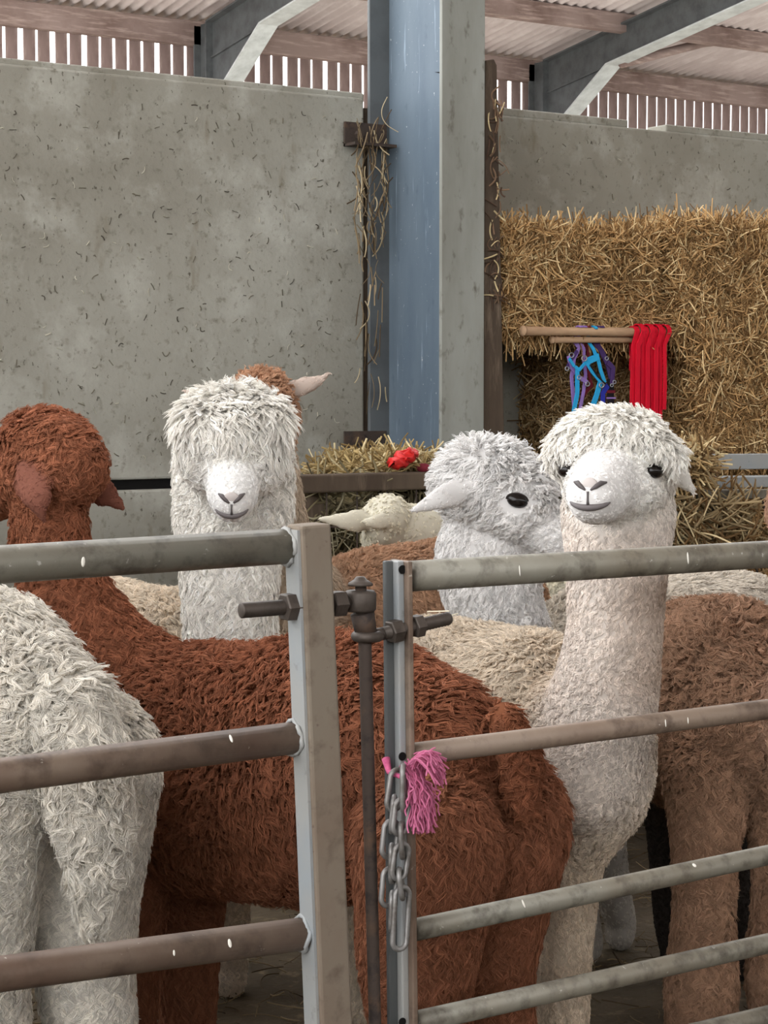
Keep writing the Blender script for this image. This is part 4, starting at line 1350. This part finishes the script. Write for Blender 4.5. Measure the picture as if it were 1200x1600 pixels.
hy = pole_at(920, 0.012)[1] + 0.022          # the halters hang down behind both poles
def hook(px, layer, front):
    """from the top of the upper pole, round its back and down behind the lower pole"""
    u_, l_ = pole_at(px, 0.016), pole_at(px, 0.012)
    rr = 0.0192 + layer
    pts = [u_ + A3(0, rr * math.sin(q), rr * math.cos(q)) for q in np.radians(np.linspace(-front, 80, 12))]
    pts.append(A3(u_[0], l_[1] + 0.016 + layer, l_[2]))
    return pts
def halter(label, loops, straps, buckles, main):
    o = empty('halter', W(loops[0][0], loops[0][1], hy))
    tag(o, label, 'halter', 'webbing halters hanging from the pole', 'thing')
    for s_ in straps:
        pts = [W(a, b_, hy + s_[1]) for (a, b_) in s_[0]]
        if len(s_) > 4:                       # this strap carries the halter on the pole
            pts = hook(s_[0][0][0], *s_[4]) + pts
        strap_w(pts, s_[2], M[s_[3]], 'strap', o)
    for b_ in buckles:
        buckle(b_[0], b_[1], hy + b_[2], b_[3], o)
    return o
halter('lilac webbing halter hanging from the pole beside the blue one', [(900, 520)],
       [([(905, 543), (897, 560), (893, 590), (896, 625), (899, 655)], -0.005, 0.015, 'lilac_web', (0.0, 40)),
        ([(912, 545), (912, 560), (915, 585), (912, 610), (906, 640)], 0.0, 0.014, 'lilac_web', (0.0, 40)),
        ([(888, 556), (893, 575), (906, 590), (918, 598)], -0.010, 0.015, 'lilac_web'),
        ([(886, 575), (894, 560), (902, 548)], -0.0095, 0.014, 'purple_web')],
       [(893, 555, -0.0145, 0.011), (886, 576, -0.0145, 0.009), (918, 600, -0.0145, 0.01)], 'lilac_web')
halter('sky blue webbing halter hanging between lilac and purple halters', [(925, 520)],
       [([(927, 545), (933, 560)], -0.024, 0.014, 'blue_web', (0.0, 62)),
        ([(918, 564), (936, 557)], -0.028, 0.024, 'blue_web'),
        ([(915, 563), (925, 580), (940, 598)], -0.028, 0.016, 'blue_web'),
        ([(934, 560), (939, 580), (945, 598)], -0.024, 0.015, 'blue_web'),
        ([(938, 597), (932, 618), (926, 635)], -0.024, 0.022, 'blue_web'),
        ([(902, 574), (902, 615), (897, 640), (892, 672)], -0.024, 0.018, 'blue_web'),
        ([(917, 564), (905, 578), (897, 572), (889, 560)], -0.026, 0.012, 'blue_web'),
        ([(922, 570), (934, 588), (946, 600)], -0.032, 0.005, 'black_web')],
       [(913, 560, -0.033, 0.012), (940, 602, -0.033, 0.011), (925, 638, -0.029, 0.011), (905, 590, -0.029, 0.009)], 'blue_web')
halter('dark purple and black webbing halter hanging behind the sky blue one', [(945, 520)],
       [([(938, 545), (950, 570), (955, 592)], 0.010, 0.022, 'purple_web', (0.0, 40)),
        ([(949, 566), (958, 575), (956, 600)], 0.006, 0.02, 'purple_web'),
        ([(954, 592), (954, 620), (956, 652)], 0.008, 0.03, 'black_web'),
        ([(950, 602), (942, 614), (942, 640)], 0.004, 0.020, 'royal_web'),
        ([(948, 612), (961, 612)], 0.0045, 0.010, 'maroon'), ([(948, 622), (962, 622)], 0.0045, 0.006, 'lilac_web'), ([(948, 633), (962, 633)], 0.0045, 0.006, 'lilac_web')],
       [(948, 560, 0.004, 0.008), (960, 597, 0.002, 0.008), (956, 602, 0.002, 0.007), (958, 645, 0.004, 0.008)], 'purple_web')
halter('maroon webbing halter hanging behind the lilac and blue ones', [(920, 530)],
       [([(918.5, 545), (919, 580), (925, 605)], 0.016, 0.013, 'maroon', (0.0, 40)), ([(925, 600), (916, 612), (907, 625), (906, 665)], 0.013, 0.013, 'maroon')],
       [(908, 630, 0.009, 0.009)], 'maroon')
# ---- red lead ropes: each drapes over the pole in one of two layers, short end hanging behind
zl = [(988, 655), (996, 648), (1004, 660), (1012, 668), (1020, 668), (1027, 670), (1034, 672), (1041, 640)]
for i, (px, pe) in enumerate(zl):
    layer = 0.0036 if i % 2 == 0 else 0.0122
    w_ = 0.021 if i < 6 else 0.016
    pt_ = px + (1014 - px) * 0.10
    u_ = pole_at(pt_, 0.016)
    rr = 0.016 + layer
    l_ = pole_at(pt_, 0.012)               # the short end drops behind the thinner pole
    back = A3(u_[0] + 0.028, max(u_[1] + rr, l_[1] + 0.018 + layer), l_[2])
    pts = [back + A3(0, 0, -0.11 - 0.01 * (i % 3)), back + A3(0, 0, -0.03), back]
    pts += [u_ + A3(0, rr * math.sin(q), rr * math.cos(q)) for q in np.radians(np.linspace(70, -90, 13))]
    yf = u_[1] - rr
    for k in (0.15, 0.4, 0.7, 1.0):
        pts.append(W(pt_ + (px - pt_) * min(1.0, k * 1.6) - (3 * k if px > 1024 else 0), 520 + (pe - 520) * k, yf))
    lr = strap_w(pts, w_, M['red_web'], 'lead_rope', None, th=0.005)
    tag(lr, 'bright red webbing lead rope draped over the wooden pole', 'lead rope', 'red lead ropes on the pole', 'thing')

# ================================================================== HAY FEEDER along the wall
FYD = 4.55
fd = empty('hay_feeder', A3(W(580, 750, FYD)[0], FYD, 0))
tag(fd, 'low timber and wire hay feeder in front of the wall and column', 'feeder', kind='thing')
a, c = W(455, 752, FYD), W(1075, 752, FYD)
zr = W(585, 752, FYD)[2]
xL_, xR_ = a[0] + 0.02, W(1060, 770, FYD)[0]
mb = MB(); mb.box((xL_, FYD, zr - 0.028), (xR_, FYD + 0.07, zr + 0.022)); mb.build('timber_rail', M['dark_timber'], fd, smooth=False, bevel=0.006)
mb = MB(); mb.box((xL_, FYD, 0.25), (xR_, FYD + 0.06, 0.33)); mb.build('timber_rail', M['dark_timber'], fd, smooth=False, bevel=0.006)
for xx in np.arange(xL_ + 0.05, xR_, 0.55):
    mb = MB(); mb.box((xx, FYD + 0.055, 0), (xx + 0.07, FYD + 0.12, zr - 0.02)); mb.build('upright', M['dark_timber'], fd, smooth=False, bevel=0.005)
wires = 0
for xx in np.arange(xL_ + 0.1, xR_, 0.1):
    mb = MB(); mb.sweep([A3(xx, FYD + 0.01, 0.3), A3(xx, FYD + 0.012, zr - 0.02)], 0.0025, 6); mb.build('wire', M['rust'], fd)
for zz_ in np.arange(0.42, zr - 0.05, 0.1):
    mb = MB(); mb.sweep([A3(xL_, FYD + 0.008, zz_), A3(xR_, FYD + 0.008, zz_)], 0.0025, 6); mb.build('wire', M['rust'], fd)
# hay lying in the feeder (body and stalks)
xs0, xs1 = xL_ + 0.02, xR_ + 0.1
mb = MB()
nx_ = 40
prof = []
for i in range(nx_ + 1):
    xx = xs0 + (xs1 - xs0) * i / nx_
    hh = zr - 0.03 + 0.055 * math.exp(-((xx - W(620, 720, 4.8)[0]) / 0.22) ** 2) + 0.02 * math.sin(xx * 9)
    if xx < W(530, 700, 4.8)[0]: hh = min(hh, zr - 0.05)
    prof.append([(xx, FYD + 0.125, 0.02), (xx, FYD + 0.125, hh - 0.03), (xx, FYD + 0.2, hh), (xx, FYD + 0.42, hh + 0.01), (xx, FYD + 0.44, 0.02)])
v = [p for row in prof for p in row]
f = [(i * 5 + k, i * 5 + 5 + k, i * 5 + 6 + k, i * 5 + 1 + k) for i in range(nx_) for k in range(4)]
f += [(0, 1, 2, 3, 4), tuple(nx_ * 5 + k for k in (4, 3, 2, 1, 0))]
mb.add(v, f)
hayb = empty('loose_hay', A3((xs0 + xs1) / 2, FYD + 0.25, 0))
tag(hayb, 'loose hay heaped in the timber feeder below the column', 'hay', kind='stuff')
M['hay_dark'] = mat('old_hay', lin(96, 86, 62), 0.95, spec=0.1, noise=[(20, 6, lin(54, 48, 36), 0.42, 0.62, one), (60, 4, lin(150, 136, 100), 0.58, 0.75, (0.4, 1, 1))], bump=(60, 0.8, 0.02))
mb.build('heap', M['hay_dark'], hayb)
n = 2600
hx_ = rng.uniform(xs0, xs1, n)
roots = np.stack([hx_, FYD + 0.06 + rng.normal(size=n) * 0.02, rng.uniform(0.3, zr, n)], 1)
straw_pile('hay_stalks', roots, np.stack([rng.normal(size=n), rng.normal(size=n) * 0.25, rng.normal(size=n) * 0.9], 1), 0.14, 0.0024, hayb, base=(126, 116, 88), dark=(76, 68, 50), pale=(176, 168, 140), curl=0.8)
n = 2400
cx = W(615, 715, FYD + 0.2)[0]
xx = np.concatenate([rng.normal(size=1700) * 0.13 + cx, rng.uniform(cx - 0.1, xs1, 700)])
hh = zr - 0.015 + 0.06 * np.exp(-((xx - cx) / 0.2) ** 2)
roots = np.stack([xx, FYD + 0.06 + 0.36 * rng.random(n), hh + rng.normal(size=n) * 0.012], 1)
keep = xx > W(535, 720, FYD + 0.2)[0]
roots = roots[keep]; n = len(roots)
straw_pile('hay_stalks', roots, np.stack([rng.normal(size=n), rng.normal(size=n) * 0.7, rng.normal(size=n) * 0.42], 1), 0.12, 0.0024, hayb, base=(172, 150, 104), dark=(126, 104, 66), pale=(206, 190, 150), curl=0.8)
# hay falling at the corner behind the white head
n = 420
roots = np.array([W(1062 + rng.uniform(-12, 46) , 700 + rng.uniform(0, 62), FYD - 0.02 + rng.uniform(0, 0.1)) for _ in range(n)])
straw_pile('hay_stalks', roots, np.stack([rng.normal(size=n), rng.normal(size=n) * 0.4, rng.normal(size=n) * 0.7], 1), 0.12, 0.0026, hayb, base=(176, 148, 104), curl=0.8)
n = 160
roots = np.array([W(1062 + rng.uniform(-10, 120) , 775 + rng.uniform(0, 95), FYD - 0.05 + rng.uniform(0, 0.06)) for _ in range(n)])
straw_pile('hay_stalks', roots, np.stack([rng.normal(size=n), rng.normal(size=n) * 0.3, rng.normal(size=n) * 0.8], 1), 0.22, 0.0030, hayb, base=(150, 130, 96), pale=(200, 180, 140), curl=0.9)

# red wrapper lying in the hay
rw = empty('red_wrapper', W(630, 722, FYD + 0.12))
tag(rw, 'crumpled red plastic wrapper lying in the hay below the column', 'wrapper', kind='thing')
mb = MB()
rr_ = np.random.default_rng(3)
for (px, py, sx, sy) in ((620, 726, 0.028, 0.018), (632, 716, 0.03, 0.02), (642, 712, 0.022, 0.014)):
    c = W(px, py - 3, FYD + 0.02)
    n0 = len(mb.v)
    mb.ell(c, (RT * sx, ZU * sy, FH * 0.02), 12, 8)
    for i in range(n0, len(mb.v)):
        mb.v[i] = tuple(np.array(mb.v[i]) + rr_.normal(size=3) * 0.004)
mb.build('crumpled_film', M['red_plastic'], rw)
mb = MB(); mb.ell(W(662, 731, FYD + 0.02), (RT * 0.022, ZU * 0.014, FH * 0.015), 10, 6); mb.build('torn_end', M['maroon'], rw)
mb = MB(); mb.ell(W(646, 710, FYD + 0.03), (RT * 0.016, ZU * 0.016, FH * 0.012), 10, 6); mb.build('dark_fold', M['maroon'], rw)

# ---- galvanised feeder beyond: rails and trough on the right
gf = empty('feed_rack', A3(W(1150, 740, FYD)[0], FYD, 0))
tag(gf, 'galvanised feed rack of flat bars beneath the hay bales', 'feeder', kind='thing')
def bar(p, q, y, h, dpt, m, name):
    a, c = W(*p, y), W(*q, y)
    c = a + (c - a) * 2.2
    mb = MB(); mb.obox(a + A3(0, dpt / 2, 0), c + A3(0, dpt / 2, 0), dpt, h); return mb.build(name, M[m], gf, smooth=False, bevel=0.003)
bar((1116, 722), (1200, 721), FYD + 0.25, 0.052, 0.05, 'galv_clean', 'top_bar')
bar((1128, 754), (1200, 753), FYD + 0.12, 0.036, 0.10, 'galv_clean', 'trough_lip')
bar((1092, 773), (1200, 772), FYD + 0.02, 0.03, 0.04, 'galv', 'front_bar')
bar((1092, 1050), (1200, 1040), FYD + 0.02, 0.03, 0.04, 'galv', 'front_bar')
for px in (1110, 1150, 1190, 1230):
    a = W(px, 778, FYD + 0.03); 
    mb = MB(); mb.sweep([a, a + A3(0.1, 0.0, -0.25), a + A3(0.1, 0, -0.7)], 0.004, 8); mb.build('wire', M['rust'], gf)
for px in (1098, 1225):
    a = W(px, 720, FYD + 0.1)
    mb = MB(); mb.box((a[0], FYD + 0.03, 0), (a[0] + 0.05, FYD + 0.08, W(px, 770, FYD)[2])); mb.build('leg', M['galv'], gf, smooth=False)
# ground straw
n = 5200
roots = np.stack([rng.uniform(0.4, 6.0, n), rng.uniform(2.2, 5.7, n), rng.uniform(0.002, 0.02, n)], 1)
gs = straw_pile('floor_straw', roots, np.stack([rng.normal(size=n), rng.normal(size=n), rng.normal(size=n) * 0.12], 1), 0.10, 0.0013, None, base=(108, 92, 68), dark=(76, 62, 44), pale=(146, 128, 98), curl=0.7)
tag(gs, 'trampled straw scattered over the earth floor of the pen', 'straw', kind='stuff')
# bits of pale straw lying on the cream back
n = 0
P_, D_ = [], []
dg = bpy.context.evaluated_depsgraph_get()
ai = next(o for o in COL.objects if o.get('label', '').startswith('white alpaca with a cropped neck'))
for _ in range(60):
    px, py = rng.uniform(655, 845), rng.uniform(925, 985)
    if py < 945 and rng.random() < 0.6: continue
    r_ = unit(ray(px, py))
    ok, loc_, nn, _i = ai.ray_cast(Vector(ORG) - ai.location, Vector(r_))
    if ok:
        P_.append(np.array(loc_ + ai.location) + np.array(nn) * 0.022); t_ = np.cross(np.array(nn), rng.normal(size=3)); D_.append(t_ + RT * 0.6)
bs = straw_pile('straw_wisps', np.array(P_), np.array(D_), 0.06, 0.0016, None, base=(226, 212, 176), dark=(206, 188, 148), pale=(244, 236, 212), curl=0.3)
tag(bs, 'pale straw wisps lying on the cream back of the cropped-neck alpaca', 'straw', kind='stuff')
# white splashes dried on the rails
for (g_, pts_) in ((gL, ((361, 1154, 4, 9), (359, 1474, 5, 9), (272, 1489, 3, 6), (130, 878, 5, 10))), (gR, ((812, 892, 2, 12), (1075, 872, 3, 14), (1040, 1130, 2, 9), (1075, 1126, 2, 8), (818, 1412, 3, 10), (1085, 1352, 6, 6)))):
    for (px, py, w_, h_) in pts_:
        o_ = ORG
        hit_ = None
        for ch_ in g_.children:
            if not ch_.name.startswith('rail'): continue
            mi = ch_.matrix_parent_inverse
            base_ = Vector(g_.location) + mi.translation
            ok, loc_, nn, _i = ch_.ray_cast(Vector(ORG) - base_, Vector(unit(ray(px, py))))
            if ok: hit_ = np.array(loc_ + base_); nn_ = np.array(nn); break
        if hit_ is None: continue
        u_ = unit(np.cross(nn_, A3(1, 0, 0)))
        mb = MB(); mb.ell(hit_, (A3(1, 0, 0) * w_ / 1800, u_ * h_ / 1500, nn_ * 0.0008), 10, 6)
        mb.build('dried_splash', M['splash'], g_)
print('scene done')
